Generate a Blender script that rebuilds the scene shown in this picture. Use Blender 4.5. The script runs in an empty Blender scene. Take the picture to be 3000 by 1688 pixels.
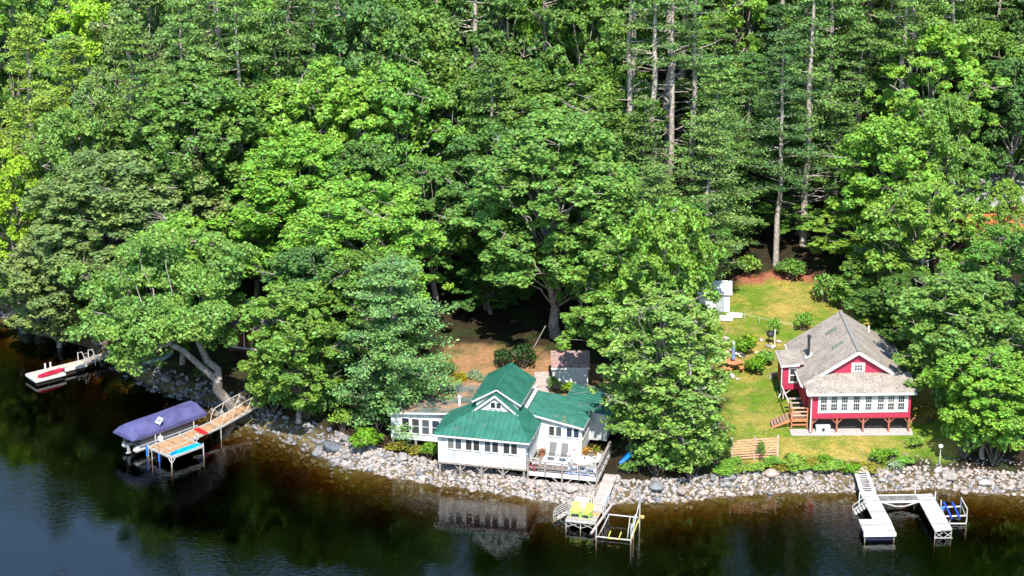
import bpy, math, random
import numpy as np
from mathutils import Vector, Matrix

R = math.radians
random.seed(7)
scene = bpy.context.scene
C = scene.collection

# ------------------------------------------------------------------ camera
CAM_H, PITCH, HFOV = 78.0, R(20), R(24)
cam_d = bpy.data.cameras.new('camera')
cam = bpy.data.objects.new('camera', cam_d)
C.objects.link(cam)
cam.location = (0, 0, CAM_H)
cam.rotation_euler = (R(90) - PITCH, 0, 0)
cam_d.sensor_width = 36.0
cam_d.angle = HFOV
cam_d.clip_start, cam_d.clip_end = 1.0, 3000.0
scene.camera = cam

# ------------------------------------------------------------------ sky, sun, exposure
SUN_EL, SUN_AZ = R(53), R(176)            # azimuth clockwise from +Y: behind the camera, a little to the right
world = bpy.data.worlds.new('World')
scene.world = world
world.use_nodes = True
wn = world.node_tree.nodes
wl = world.node_tree.links
wn.clear()
w_out = wn.new('ShaderNodeOutputWorld')
w_bg = wn.new('ShaderNodeBackground')
w_sky = wn.new('ShaderNodeTexSky')
w_sky.sky_type = 'NISHITA'
w_sky.sun_disc = False
w_sky.sun_elevation = SUN_EL
w_sky.sun_rotation = SUN_AZ
w_sky.air_density = 1.6
w_sky.dust_density = 0.2
w_sky.ozone_density = 6.0
w_bg.inputs[1].default_value = 0.15
wl.new(w_sky.outputs[0], w_bg.inputs[0])
wl.new(w_bg.outputs[0], w_out.inputs[0])
sun_d = bpy.data.lights.new('sun', 'SUN')
sun_d.energy = 4.8
sun_d.angle = R(0.5)
sun_d.color = (1.0, 0.95, 0.86)
sun = bpy.data.objects.new('sun', sun_d)
C.objects.link(sun)
sv = Vector((math.sin(SUN_AZ) * math.cos(SUN_EL), math.cos(SUN_AZ) * math.cos(SUN_EL), math.sin(SUN_EL)))
sun.rotation_euler = sv.to_track_quat('Z', 'Y').to_euler()
sun.location = (0, 0, 120)
scene.view_settings.view_transform = 'Standard'
scene.view_settings.look = 'None'
scene.view_settings.exposure = 0.90
scene.view_settings.gamma = 1.0
scene.cycles.max_bounces = 6
scene.cycles.transparent_max_bounces = 12
scene.cycles.diffuse_bounces = 3
scene.cycles.glossy_bounces = 3
scene.cycles.transmission_bounces = 4
scene.cycles.caustics_reflective = False
scene.cycles.caustics_refractive = False
scene.cycles.sample_clamp_indirect = 3.0

# ------------------------------------------------------------------ surveying: a photo pixel (3000 wide) to a world point at a known height
FPX = 1500 / math.tan(HFOV / 2)
CP, SP = math.cos(PITCH), math.sin(PITCH)
def ray(px, py):
    u, v = (px - 1500) / FPX, (py - 844) / FPX
    return (u, CP - v * SP, -SP - v * CP)
def at(px, py, z=0.0):
    d = ray(px, py); t = (z - CAM_H) / d[2]
    return Vector((d[0] * t, d[1] * t, z))
def on_y(px, py, y):
    d = ray(px, py); t = y / d[1]
    return Vector((d[0] * t, y, CAM_H + d[2] * t))

# ------------------------------------------------------------------ terrain heights
SHORE = [(-500, 340), (-120, 268), (-62, 224)]
for x, y in ((0, 775), (60, 835), (130, 850), (215, 872), (290, 915), (345, 955), (430, 990), (520, 1012), (575, 1050),
             (640, 1078), (720, 1096), (800, 1130), (850, 1160), (930, 1180), (1060, 1205), (1200, 1225), (1300, 1242), (1400, 1256),
             (1560, 1258), (1700, 1254), (1800, 1243), (1950, 1232), (2150, 1232), (2250, 1226), (2350, 1222), (2450, 1230), (2575, 1240)):
    p = at(x * 1.165, y * 1.165, 0)
    SHORE.append((p.x, p.y))
SHORE += [(60, 166), (110, 160), (500, 140)]
SH = np.array(SHORE)
def shore_dist(x, y):
    x = np.asarray(x, float); y = np.asarray(y, float)
    best = np.full(x.shape, 1e9)
    for (ax, ay), (bx, by) in zip(SH[:-1], SH[1:]):
        dx, dy = bx - ax, by - ay
        t = np.clip(((x - ax) * dx + (y - ay) * dy) / (dx * dx + dy * dy), 0, 1)
        best = np.minimum(best, np.hypot(x - ax - t * dx, y - ay - t * dy))
    return np.where(y > np.interp(x, SH[:, 0], SH[:, 1]), best, -best)
def vnoise(x, y, f, seed=0):
    x = np.asarray(x, float) * f; y = np.asarray(y, float) * f
    xi, yi = np.floor(x), np.floor(y)
    def h(a, b):
        v = np.sin(a * 127.1 + b * 311.7 + seed * 74.7) * 43758.5453
        return v - np.floor(v)
    fx, fy = x - xi, y - yi
    fx = fx * fx * (3 - 2 * fx); fy = fy * fy * (3 - 2 * fy)
    return (h(xi, yi) * (1 - fx) + h(xi + 1, yi) * fx) * (1 - fy) + (h(xi, yi + 1) * (1 - fx) + h(xi + 1, yi + 1) * fx) * fy
PROF = [(-400, -7), (-30, -7), (-14, -5.6), (-7, -3.3), (-3.5, -1.4), (-1.5, -0.45), (0, 0), (1.0, 0.50), (2.0, 0.95), (3, 1.25), (5, 1.6), (9, 2.0),
        (16, 2.6), (26, 3.35), (34, 4.3), (46, 6.8), (70, 12), (110, 24), (180, 42), (400, 80)]
PX, PZ = np.array(PROF).T
def ground(x, y):
    x = np.asarray(x, float); y = np.asarray(y, float); d = shore_dist(x, y)
    h = np.interp(d, PX, PZ)
    # the wooded left shore sits lower and flatter behind its rocks
    w = np.clip((d - 6) / 10, 0, 1)
    # dug out under the cottage and its deck, which stand on posts
    c_, s_ = math.cos(R(-13)), math.sin(R(-13)); dx, dy = x + 5.72, y - 170.8; lx, ly = dx * c_ + dy * s_, -dx * s_ + dy * c_
    m = np.clip((np.minimum(np.minimum(lx + 6.0, 13.8 - lx), np.minimum(ly + .6, 11 - ly))) / 1.2, 0, 1)
    h = np.where(d > 0, h + m * (np.minimum(h, .50 - .2 * (lx > 6.8) + .085 * np.clip(ly, 0, 20)) - h), h)
    return h + w * (vnoise(x, y, 0.13, 1) - 0.5) * 0.5 + np.clip(np.abs(d) / 2, 0, 1) * (vnoise(x, y, 0.6, 2) - 0.5) * 0.12
def gz(x, y):
    return float(ground(np.array([x]), np.array([y]))[0])
def at_ground(px, py):
    z = 1.0
    for _ in range(12):
        p = at(px, py, z); z = 0.5 * z + 0.5 * gz(p.x, p.y)
    p = at(px, py, z)
    return Vector((p.x, p.y, gz(p.x, p.y)))

# ------------------------------------------------------------------ materials
MATS = {}
def mat(name, col, rough=0.6, var=0.15, scale=4.0, col2=None, bump=0.0, metallic=0.0, spec=0.35, planks=None, mixlo=0.4, mixhi=0.6,
        detail=4.0, laps=None, third=None):
    if name in MATS: return MATS[name]
    m = bpy.data.materials.new(name); m.use_nodes = True
    n, l = m.node_tree.nodes, m.node_tree.links
    b = n['Principled BSDF']
    b.inputs['Roughness'].default_value = rough
    b.inputs['Metallic'].default_value = metallic
    b.inputs['Specular IOR Level'].default_value = spec
    tc = n.new('ShaderNodeTexCoord')
    nz = n.new('ShaderNodeTexNoise'); nz.inputs['Scale'].default_value = scale; nz.inputs['Detail'].default_value = detail
    nz.inputs['Roughness'].default_value = 0.65
    l.new(tc.outputs['Object'], nz.inputs['Vector'])
    mr = n.new('ShaderNodeMapRange'); mr.inputs['From Min'].default_value = mixlo; mr.inputs['From Max'].default_value = mixhi
    l.new(nz.outputs['Fac'], mr.inputs['Value'])
    mx = n.new('ShaderNodeMix'); mx.data_type = 'RGBA'
    if col2 is None:
        col2 = tuple(min(1, c * (1 + var)) for c in col); col = tuple(c * (1 - var) for c in col)
    mx.inputs['A'].default_value = (*col, 1); mx.inputs['B'].default_value = (*col2, 1)
    l.new(mr.outputs['Result'], mx.inputs['Factor'])
    out = mx.outputs['Result']
    if third:                                   # a second, larger patchiness: (colour, scale, lo, hi)
        n3 = n.new('ShaderNodeTexNoise'); n3.inputs['Scale'].default_value = third[1]; n3.inputs['Detail'].default_value = 6
        n3.inputs['Roughness'].default_value = 0.7
        l.new(tc.outputs['Object'], n3.inputs['Vector'])
        m3 = n.new('ShaderNodeMapRange'); m3.inputs['From Min'].default_value = third[2]; m3.inputs['From Max'].default_value = third[3]
        l.new(n3.outputs['Fac'], m3.inputs['Value'])
        x3 = n.new('ShaderNodeMix'); x3.data_type = 'RGBA'
        l.new(m3.outputs['Result'], x3.inputs['Factor']); l.new(out, x3.inputs['A']); x3.inputs['B'].default_value = (*third[0], 1)
        out = x3.outputs['Result']
    hgt = nz.outputs['Fac']
    if planks:                                  # (axis, board width): boards with a gap and their own tone
        sx = n.new('ShaderNodeSeparateXYZ'); l.new(tc.outputs['Object'], sx.inputs[0])
        dv = n.new('ShaderNodeMath'); dv.operation = 'DIVIDE'; dv.inputs[1].default_value = planks[1]
        l.new(sx.outputs[planks[0]], dv.inputs[0])
        fl = n.new('ShaderNodeMath'); fl.operation = 'FLOOR'; l.new(dv.outputs[0], fl.inputs[0])
        wnz = n.new('ShaderNodeTexWhiteNoise'); wnz.noise_dimensions = '1D'; l.new(fl.outputs[0], wnz.inputs['W'])
        fr = n.new('ShaderNodeMath'); fr.operation = 'FRACT'; l.new(dv.outputs[0], fr.inputs[0])
        gp = n.new('ShaderNodeMath'); gp.operation = 'LESS_THAN'; gp.inputs[1].default_value = planks[2] if len(planks) > 2 else 0.12
        l.new(fr.outputs[0], gp.inputs[0])
        tn = n.new('ShaderNodeMapRange'); tn.inputs['To Min'].default_value = 0.72; tn.inputs['To Max'].default_value = 1.15
        l.new(wnz.outputs['Value'], tn.inputs['Value'])
        hs = n.new('ShaderNodeHueSaturation'); l.new(out, hs.inputs['Color']); l.new(tn.outputs['Result'], hs.inputs['Value'])
        g2 = n.new('ShaderNodeMix'); g2.data_type = 'RGBA'; l.new(gp.outputs[0], g2.inputs['Factor'])
        l.new(hs.outputs['Color'], g2.inputs['A']); g2.inputs['B'].default_value = (*[c * 0.25 for c in col], 1)
        out = g2.outputs['Result']
    l.new(out, b.inputs['Base Color'])
    if laps:                                    # lapped siding: a saw-tooth height up the wall
        sx = n.new('ShaderNodeSeparateXYZ'); l.new(tc.outputs['Object'], sx.inputs[0])
        dv = n.new('ShaderNodeMath'); dv.operation = 'DIVIDE'; dv.inputs[1].default_value = laps; l.new(sx.outputs[2], dv.inputs[0])
        fr = n.new('ShaderNodeMath'); fr.operation = 'FRACT'; l.new(dv.outputs[0], fr.inputs[0]); hgt = fr.outputs[0]
    if bump or laps:
        bp = n.new('ShaderNodeBump'); bp.inputs['Strength'].default_value = bump or 0.5
        bp.inputs['Distance'].default_value = 0.03
        l.new(hgt, bp.inputs['Height']); l.new(bp.outputs['Normal'], b.inputs['Normal'])
    MATS[name] = m
    return m

def leaf_mat(name, col, trans=0.27, vary=0.42):
    if name in MATS: return MATS[name]
    m = bpy.data.materials.new(name); m.use_nodes = True
    n, l = m.node_tree.nodes, m.node_tree.links
    b = n['Principled BSDF']; out = n['Material Output']
    b.inputs['Roughness'].default_value = 0.5; b.inputs['Specular IOR Level'].default_value = 0.35
    oi = n.new('ShaderNodeObjectInfo')
    ge = n.new('ShaderNodeNewGeometry')
    tc = n.new('ShaderNodeTexCoord'); cz = n.new('ShaderNodeTexNoise'); cz.inputs['Scale'].default_value = 0.55; cz.inputs['Detail'].default_value = 4
    l.new(tc.outputs['Object'], cz.inputs['Vector'])
    cr = n.new('ShaderNodeMapRange'); cr.inputs['From Min'].default_value = 0.36; cr.inputs['From Max'].default_value = 0.64; cr.inputs['To Min'].default_value = 0.0; cr.inputs['To Max'].default_value = 1.0
    l.new(cz.outputs['Fac'], cr.inputs['Value'])
    cm = n.new('ShaderNodeMix'); cm.data_type = 'RGBA'; cm.inputs['A'].default_value = (0.78, 0.86, 0.95, 1); cm.inputs['B'].default_value = (1.22, 1.12, 0.95, 1); l.new(cr.outputs['Result'], cm.inputs['Factor'])
    mr = n.new('ShaderNodeMapRange'); mr.inputs['To Min'].default_value = 1 - vary; mr.inputs['To Max'].default_value = 1 + vary
    l.new(ge.outputs['Random Per Island'], mr.inputs['Value'])
    mh = n.new('ShaderNodeMapRange'); mh.inputs['To Min'].default_value = 0.475; mh.inputs['To Max'].default_value = 0.515
    l.new(ge.outputs['Random Per Island'], mh.inputs['Value'])
    mu = n.new('ShaderNodeMix'); mu.data_type = 'RGBA'; mu.blend_type = 'MULTIPLY'; mu.inputs['Factor'].default_value = 1.0
    l.new(cm.outputs['Result'], mu.inputs['A']); l.new(oi.outputs['Color'], mu.inputs['B'])
    hs = n.new('ShaderNodeHueSaturation')
    l.new(mu.outputs['Result'], hs.inputs['Color']); l.new(mr.outputs['Result'], hs.inputs['Value']); l.new(mh.outputs['Result'], hs.inputs['Hue'])
    l.new(hs.outputs['Color'], b.inputs['Base Color'])
    tr = n.new('ShaderNodeBsdfTranslucent')
    t2 = n.new('ShaderNodeMix'); t2.data_type = 'RGBA'; t2.blend_type = 'MULTIPLY'; t2.inputs['Factor'].default_value = 1.0
    l.new(hs.outputs['Color'], t2.inputs['A']); t2.inputs['B'].default_value = (1.25, 1.2, 0.5, 1)
    l.new(t2.outputs['Result'], tr.inputs['Color'])
    ms = n.new('ShaderNodeMixShader'); ms.inputs[0].default_value = trans
    l.new(b.outputs[0], ms.inputs[1]); l.new(tr.outputs[0], ms.inputs[2]); l.new(ms.outputs[0], out.inputs['Surface'])
    MATS[name] = m
    return m

# ------------------------------------------------------------------ mesh building
class MB:
    def __init__(s): s.v, s.f = [], []
    def add(s, vs, fs):
        o = len(s.v); s.v += [tuple(v) for v in vs]; s.f += [tuple(i + o for i in f) for f in fs]; return s
    def box(s, x0, x1, y0, y1, z0, z1):
        vs = [(x, y, z) for z in (z0, z1) for x, y in ((x0, y0), (x1, y0), (x1, y1), (x0, y1))]
        return s.add(vs, [(3, 2, 1, 0), (4, 5, 6, 7), (0, 1, 5, 4), (1, 2, 6, 5), (2, 3, 7, 6), (3, 0, 4, 7)])
    def bar(s, p, q, w=0.1, h=None, up=(0, 0, 1)):
        h = h or w; p, q = Vector(p), Vector(q); d = (q - p).normalized(); u = Vector(up)
        if abs(d.dot(u)) > 0.98: u = Vector((0, 1, 0))
        a = d.cross(u).normalized() * w / 2; b = a.cross(d).normalized() * h / 2
        vs = [e + i * a + j * b for e in (p, q) for i, j in ((-1, -1), (1, -1), (1, 1), (-1, 1))]
        return s.add(vs, [(3, 2, 1, 0), (4, 5, 6, 7), (0, 1, 5, 4), (1, 2, 6, 5), (2, 3, 7, 6), (3, 0, 4, 7)])
    def tube(s, pts, r, n=8, cap=True):
        pts = [Vector(p) for p in pts]; rs = r if isinstance(r, (list, tuple)) else [r] * len(pts)
        vs, fs = [], []
        pa = None
        for i, p in enumerate(pts):
            d = (pts[min(i + 1, len(pts) - 1)] - pts[max(i - 1, 0)]).normalized()
            if pa is None:
                u = Vector((0, 0, 1)) if abs(d.z) < 0.9 else Vector((0, 1, 0)); pa = d.cross(u).normalized()
            else:
                pa = (pa - d * pa.dot(d)).normalized()
            pb = d.cross(pa)
            for k in range(n):
                a = 2 * math.pi * k / n
                vs.append(p + (pa * math.cos(a) + pb * math.sin(a)) * rs[i])
        for i in range(len(pts) - 1):
            for k in range(n):
                k2 = (k + 1) % n
                fs.append((i * n + k, i * n + k2, (i + 1) * n + k2, (i + 1) * n + k))
        if cap:
            fs.append(tuple(range(n))[::-1]); fs.append(tuple((len(pts) - 1) * n + k for k in range(n)))
        return s.add(vs, fs)
    def prism(s, poly, vec):
        k = len(poly); vec = Vector(vec)
        vs = [Vector(p) for p in poly] + [Vector(p) + vec for p in poly]
        return s.add(vs, [tuple(range(k))[::-1], tuple(range(k, 2 * k))] + [(i, (i + 1) % k, k + (i + 1) % k, k + i) for i in range(k)])
    def slab(s, poly, t=0.08):
        ps = [Vector(p) for p in poly]; nrm = (ps[1] - ps[0]).cross(ps[2] - ps[0]).normalized()
        if nrm.z < 0: nrm = -nrm
        return s.prism(ps, -nrm * t)
    def ribs(s, poly, down, spacing=0.35, w=0.05, h=0.05):
        """raised seams down a roof panel, clipped to the panel"""
        ps = [Vector(p) for p in poly]; nrm = (ps[1] - ps[0]).cross(ps[2] - ps[0]).normalized()
        if nrm.z < 0: nrm = -nrm
        d = Vector(down); d = (d - nrm * d.dot(nrm)).normalized(); e = nrm.cross(d)
        o = ps[0]; q = [((p - o).dot(e), (p - o).dot(d)) for p in ps]
        lo, hi = min(a for a, _ in q), max(a for a, _ in q)
        a = lo + spacing * 0.5
        while a < hi:
            hit = []
            for (x0, y0), (x1, y1) in zip(q, q[1:] + q[:1]):
                if (x0 - a) * (x1 - a) < 0: hit.append(y0 + (y1 - y0) * (a - x0) / (x1 - x0))
            if len(hit) == 2 and abs(hit[0] - hit[1]) > 0.15:
                s.bar(o + e * a + d * min(hit) + nrm * h * .4, o + e * a + d * max(hit) + nrm * h * .4, w, h, up=nrm)
            a += spacing
        return s
    def lathe(s, c, prof, n=16):
        c = Vector(c); vs, fs = [], []
        for r, z in prof:
            for k in range(n):
                a = 2 * math.pi * k / n; vs.append(c + Vector((r * math.cos(a), r * math.sin(a), z)))
        for i in range(len(prof) - 1):
            for k in range(n):
                k2 = (k + 1) % n; fs.append((i * n + k, i * n + k2, (i + 1) * n + k2, (i + 1) * n + k))
        fs.append(tuple(range(n))[::-1]); fs.append(tuple((len(prof) - 1) * n + k for k in range(n)))
        return s.add(vs, fs)
    def obj(s, name, m, parent=None, label=None, smooth=False, bevel=0.0):
        me = bpy.data.meshes.new(name); me.from_pydata(s.v, [], s.f); me.update()
        if m: me.materials.append(m)
        o = bpy.data.objects.new(name, me); C.objects.link(o)
        if parent: o.parent = parent
        if label: o['label'] = label
        if smooth:
            me.polygons.foreach_set('use_smooth', [True] * len(me.polygons))
        if bevel:
            b = o.modifiers.new('bevel', 'BEVEL'); b.width = bevel; b.segments = 2; b.limit_method = 'ANGLE'
        return o
def tag(o, label=None, cat=None, group=None, kind=None):
    if label: o['label'] = label
    if cat: o['category'] = cat
    if group: o['group'] = group
    if kind: o['kind'] = kind
    return o
def thing(name, label, cat, loc=(0, 0, 0), rot=0.0, group=None):
    o = bpy.data.objects.new(name, None); C.objects.link(o)
    o.location = loc; o.rotation_euler = (0, 0, rot); o.empty_display_size = 0.3
    return tag(o, label, cat, group)
def kids(o): return list(o.children)
def dup(root, loc, rot, label, group=None, scale=None):
    r = root.copy(); C.objects.link(r); r.location = loc; r.rotation_euler = (0, 0, rot); r['label'] = label
    if group: r['group'] = group
    if scale: r.scale = (scale,) * 3
    for ch in kids(root):
        c = ch.copy(); C.objects.link(c); c.parent = r
        for g in kids(ch):
            d = g.copy(); C.objects.link(d); d.parent = c
    return r
def quads(name, V, m, parent=None):
    """V: (n,4,3) array of separate quads"""
    nq = len(V); me = bpy.data.meshes.new(name)
    me.vertices.add(nq * 4); me.vertices.foreach_set('co', np.ascontiguousarray(V, dtype=np.float32).ravel())
    me.loops.add(nq * 4); me.loops.foreach_set('vertex_index', np.arange(nq * 4, dtype=np.int32))
    me.polygons.add(nq); me.polygons.foreach_set('loop_start', np.arange(0, nq * 4, 4, dtype=np.int32))
    me.polygons.foreach_set('loop_total', np.full(nq, 4, dtype=np.int32))
    me.update(calc_edges=True)
    if m: me.materials.append(m)
    return me

# ------------------------------------------------------------------ shared materials
M_white = mat('white_paint', (0.62, 0.62, 0.60), 0.55, 0.06, 2.5, third=((0.62, 0.64, 0.64), 1.1, 0.56, 0.75))
M_siding = mat('weathered_white_boards', (0.62, 0.62, 0.595), 0.65, 0.05, 3.0, third=((0.40, 0.46, 0.51), 1.1, 0.52, 0.70), planks=(0, 0.28, 0.05))
M_trim = mat('white_trim', (0.60, 0.60, 0.58), 0.5, 0.03, 2.0)
M_glass = mat('window_glass', (0.035, 0.045, 0.055), 0.08, 0.5, 1.7, spec=0.6)
M_green = mat('green_metal_roof', (0.026, 0.130, 0.090), 0.36, 0.15, 1.3, spec=0.5, third=((0.20, 0.16, 0.09), 1.9, 0.60, 0.80))
M_greenl = mat('green_roof_under_needles', (0.10, 0.125, 0.105), 0.7, 0.3, 1.0, third=((0.34, 0.205, 0.12), 0.45, 0.46, 0.60))
M_greenr = mat('green_roof_faded', (0.035, 0.15, 0.11), 0.55, 0.15, 1.4, third=((0.36, 0.24, 0.14), 0.6, 0.60, 0.72))
M_grey = mat('grey_weathered_wood', (0.27, 0.23, 0.20), 0.8, 0.3, 6.0)
M_deck = mat('grey_deck_boards', (0.22, 0.185, 0.165), 0.8, 0.3, 3.0, planks=(0, 0.14, 0.10), third=((0.32, 0.215, 0.12), 0.5, 0.55, 0.72))
M_dark = mat('dark_shade_and_float', (0.03, 0.027, 0.025), 0.9, 0.2)  # near-black for painted underfloor shade and for a dock float
M_red = mat('red_lap_siding', (0.43, 0.035, 0.08), 0.55, 0.08, 3.0, laps=0.11, bump=0.35)
M_shing = mat('grey_asphalt_shingles', (0.25, 0.212, 0.18), 0.9, 0.5, 9.0, third=((0.36, 0.31, 0.26), 0.9, 0.42, 0.66), bump=0.4)
M_brown = mat('brown_shingles', (0.24, 0.16, 0.14), 0.9, 0.35, 7.0, third=((0.36, 0.20, 0.18), 1.2, 0.5, 0.65), bump=0.3)
M_cedar = mat('orange_stained_wood', (0.52, 0.20, 0.09), 0.7, 0.25, 5.0)
M_tread = mat('brown_tread_wood', (0.30, 0.18, 0.14), 0.75, 0.25, 5.0)
M_alu = mat('aluminium_frame', (0.50, 0.48, 0.45), 0.45, 0.12, 3.0, metallic=0.25)
M_dock = mat('white_dock_boards', (0.48, 0.445, 0.42), 0.7, 0.12, 2.0, planks=(1, 0.30, 0.06), third=((0.42, 0.335, 0.315), 0.9, 0.52, 0.70))
M_pale = mat('pale_wood_boards', (0.46, 0.37, 0.33), 0.75, 0.12, 3.0, planks=(1, 0.16, 0.10))
M_tan = mat('tan_decking', (0.40, 0.24, 0.13), 0.75, 0.2, 3.0, planks=(1, 0.15, 0.10))
M_bark = mat('grey_bark', (0.24, 0.21, 0.18), 0.9, 0.35, 5.0, third=((0.40, 0.37, 0.33), 1.3, 0.5, 0.65), bump=0.5)
M_barkp = mat('pale_pine_bark', (0.34, 0.29, 0.25), 0.9, 0.35, 4.0, bump=0.5)
M_barkd = mat('dark_bark', (0.13, 0.105, 0.085), 0.9, 0.35, 5.0, bump=0.5)
M_black = mat('black_metal', (0.03, 0.03, 0.032), 0.5, 0.2)
M_blue = mat('blue_plastic', (0.01, 0.16, 0.75), 0.4, 0.1)
M_bluel = mat('bright_blue_foam', (0.0, 0.30, 0.80), 0.45, 0.08)
M_lime = mat('lime_plastic', (0.38, 0.56, 0.09), 0.4, 0.08)
M_grayf = mat('grey_sling_fabric', (0.15, 0.145, 0.135), 0.8, 0.12, 12)
M_redp = mat('red_plastic', (0.72, 0.02, 0.03), 0.4, 0.1)
M_canopy = mat('lavender_blue_canvas', (0.066, 0.064, 0.165), 0.8, 0.15, 1.4, third=((0.088, 0.085, 0.21), 0.6, 0.45, 0.65), bump=0.15)
M_pipe = mat('white_pipe', (0.62, 0.62, 0.62), 0.4, 0.05)
M_terra = mat('terracotta', (0.42, 0.14, 0.07), 0.7, 0.15)
L_broad = leaf_mat('broad_leaves', (1.0, 1.0, 1.0))
L_needle = leaf_mat('pine_needles', (1.0, 1.0, 1.0), 0.15, 0.4)

gn = M_glass.node_tree
oi_ = gn.nodes.new('ShaderNodeObjectInfo'); cr_ = gn.nodes.new('ShaderNodeValToRGB'); e_ = cr_.color_ramp.elements; cr_.color_ramp.interpolation = 'CONSTANT'
e_[0].color = (.022, .027, .032, 1); e_[1].position = .55; e_[1].color = (.07, .08, .09, 1)
for p_, c_ in ((.3, (.045, .045, .04)), (.75, (.03, .042, .07)), (.88, (.16, .155, .14))):  # random pane tones: dark glass, pale curtain, and a painted blue sky reflection
    k_ = e_.new(p_); k_.color = (*c_, 1)
gn.links.new(oi_.outputs['Random'], cr_.inputs[0]); gn.links.new(cr_.outputs[0], gn.nodes['Principled BSDF'].inputs['Base Color'])

# ------------------------------------------------------------------ ground sheet and lake
def inside(poly, x, y):
    r = np.zeros(x.shape, bool); k = len(poly)
    for i in range(k):
        (x0, y0), (x1, y1) = poly[i], poly[(i + 1) % k]
        c = ((y0 > y) != (y1 > y)) & (x < (x1 - x0) * (y - y0) / (y1 - y0 + 1e-12) + x0)
        r ^= c
    return r
def gpoly(pts): return [tuple(at_ground(px, py))[:2] for px, py in pts]
LAWN = gpoly([(2120, 1375), (2120, 1180), (2095, 1080), (2100, 960), (2130, 840), (2200, 815), (2420, 820), (2500, 900), (2700, 1000),
              (2840, 1180), (2860, 1300), (2790, 1345), (2650, 1352), (2560, 1385), (2480, 1390), (2300, 1362)])
LITTER = gpoly([(1270, 1160), (1275, 1080), (1330, 1010), (1440, 1005), (1640, 1045), (1800, 1080), (1850, 1190), (1700, 1240), (1400, 1230)])
REDLEAF = gpoly([(2150, 832), (2180, 805), (2300, 800), (2400, 805), (2440, 832), (2380, 825), (2240, 822)])
BANK = gpoly([(1830, 1400), (1850, 1340), (2120, 1330), (2500, 1360), (2500, 1395), (2150, 1378)])
def spaced(lo, hi, step, outer_lo, outer_hi):
    return np.array(outer_lo + list(np.arange(lo, hi + 1e-6, step)) + outer_hi)
gx = spaced(-64, 64, 0.5, [-900, -500, -350, -250, -180, -130, -100, -80], [80, 100, 130, 180, 250, 350, 500, 900])
gy = spaced(146, 250, 0.5, [-700, -400, -200, 0, 70, 110, 130], [262, 280, 310, 360, 430, 520, 700, 1000])
GX, GY = np.meshgrid(gx, gy)
GZ = ground(GX.ravel(), GY.ravel())
nx, ny = len(gx), len(gy)
idx = np.arange(nx * ny).reshape(ny, nx)
gf = np.stack([idx[:-1, :-1], idx[:-1, 1:], idx[1:, 1:], idx[1:, :-1]], -1).reshape(-1, 4)
gme = bpy.data.meshes.new('ground')
gme.from_pydata(np.stack([GX.ravel(), GY.ravel(), GZ], -1).tolist(), [], gf.tolist()); gme.update()
gme.polygons.foreach_set('use_smooth', [True] * len(gme.polygons))
def soft(poly):
    x, y = GX.ravel(), GY.ravel()
    j = (vnoise(x, y, 0.9, 5) - .5) * 1.4; k = (vnoise(x, y, 0.9, 9) - .5) * 1.4
    m = np.zeros(x.shape)
    for ox, oy in ((0, 0), (.6, 0), (-.6, 0), (0, .6), (0, -.6)): m += inside(poly, x + j + ox, y + k + oy)
    return m / 5
for nm, poly in (('lawn', LAWN), ('litter', LITTER), ('redleaf', REDLEAF)):
    a = gme.attributes.new(nm, 'FLOAT', 'POINT'); a.data.foreach_set('value', soft(poly).astype(np.float32))
gd = shore_dist(GX.ravel(), GY.ravel())
a = gme.attributes.new('bed', 'FLOAT', 'POINT'); a.data.foreach_set('value', np.clip((1.9 - gd) / 1.2, 0, 1).astype(np.float32))
a = gme.attributes.new('silt', 'FLOAT', 'POINT'); a.data.foreach_set('value', np.clip((-gd - 3.5 + 3 * (vnoise(GX.ravel(), GY.ravel(), .35, 4) - .5)) / 4, 0, 1).astype(np.float32))
gm = bpy.data.materials.new('ground_cover'); gm.use_nodes = True
n, l = gm.node_tree.nodes, gm.node_tree.links
gb = n['Principled BSDF']; gb.inputs['Roughness'].default_value = 0.95; gb.inputs['Specular IOR Level'].default_value = 0.1
tc = n.new('ShaderNodeTexCoord')
def gnoise(sc, lo, hi, det=6, stretch=None):
    z = n.new('ShaderNodeTexNoise'); z.inputs['Scale'].default_value = sc; z.inputs['Detail'].default_value = det; z.inputs['Roughness'].default_value = 0.7
    l.new(tc.outputs['Object'], z.inputs['Vector'])
    q = n.new('ShaderNodeMapRange'); q.inputs['From Min'].default_value = lo; q.inputs['From Max'].default_value = hi
    l.new(z.outputs['Fac'], q.inputs['Value']); return q.outputs['Result']
def gmix(f, a, b):
    x = n.new('ShaderNodeMix'); x.data_type = 'RGBA'
    if isinstance(f, float): x.inputs['Factor'].default_value = f
    else: l.new(f, x.inputs['Factor'])
    for s, v in (('A', a), ('B', b)):
        if isinstance(v, tuple): x.inputs[s].default_value = (*v, 1)
        else: l.new(v, x.inputs[s])
    return x.outputs['Result']
def gattr(nm):
    q = n.new('ShaderNodeAttribute'); q.attribute_name = nm; return q.outputs['Fac']
floor_c = gmix(gnoise(1.2, .35, .7), (0.030, 0.026, 0.016), (0.075, 0.048, 0.026))
floor_c = gmix(gnoise(0.35, .5, .65), floor_c, (0.045, 0.075, 0.02))
grass = gmix(gnoise(0.16, .45, .57), (0.19, 0.33, 0.022), (0.60, 0.43, 0.10))
grass = gmix(gnoise(1.1, .40, .72), grass, gmix(gnoise(0.3, .45, .6), (0.10, 0.20, 0.02), (0.52, 0.38, 0.12)))
grass = gmix(gnoise(6.0, .48, .72), grass, (0.11, 0.14, 0.02))
grass = gmix(gnoise(2.6, .55, .75), grass, (0.56, 0.42, 0.20))
litter = gmix(gnoise(2.5, .35, .65), (0.40, 0.20, 0.095), (0.58, 0.33, 0.17))
litter = gmix(gnoise(0.4, .48, .62), litter, gmix(gnoise(3.0, .4, .6), (0.17, 0.17, 0.05), (0.28, 0.20, 0.09)))
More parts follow.
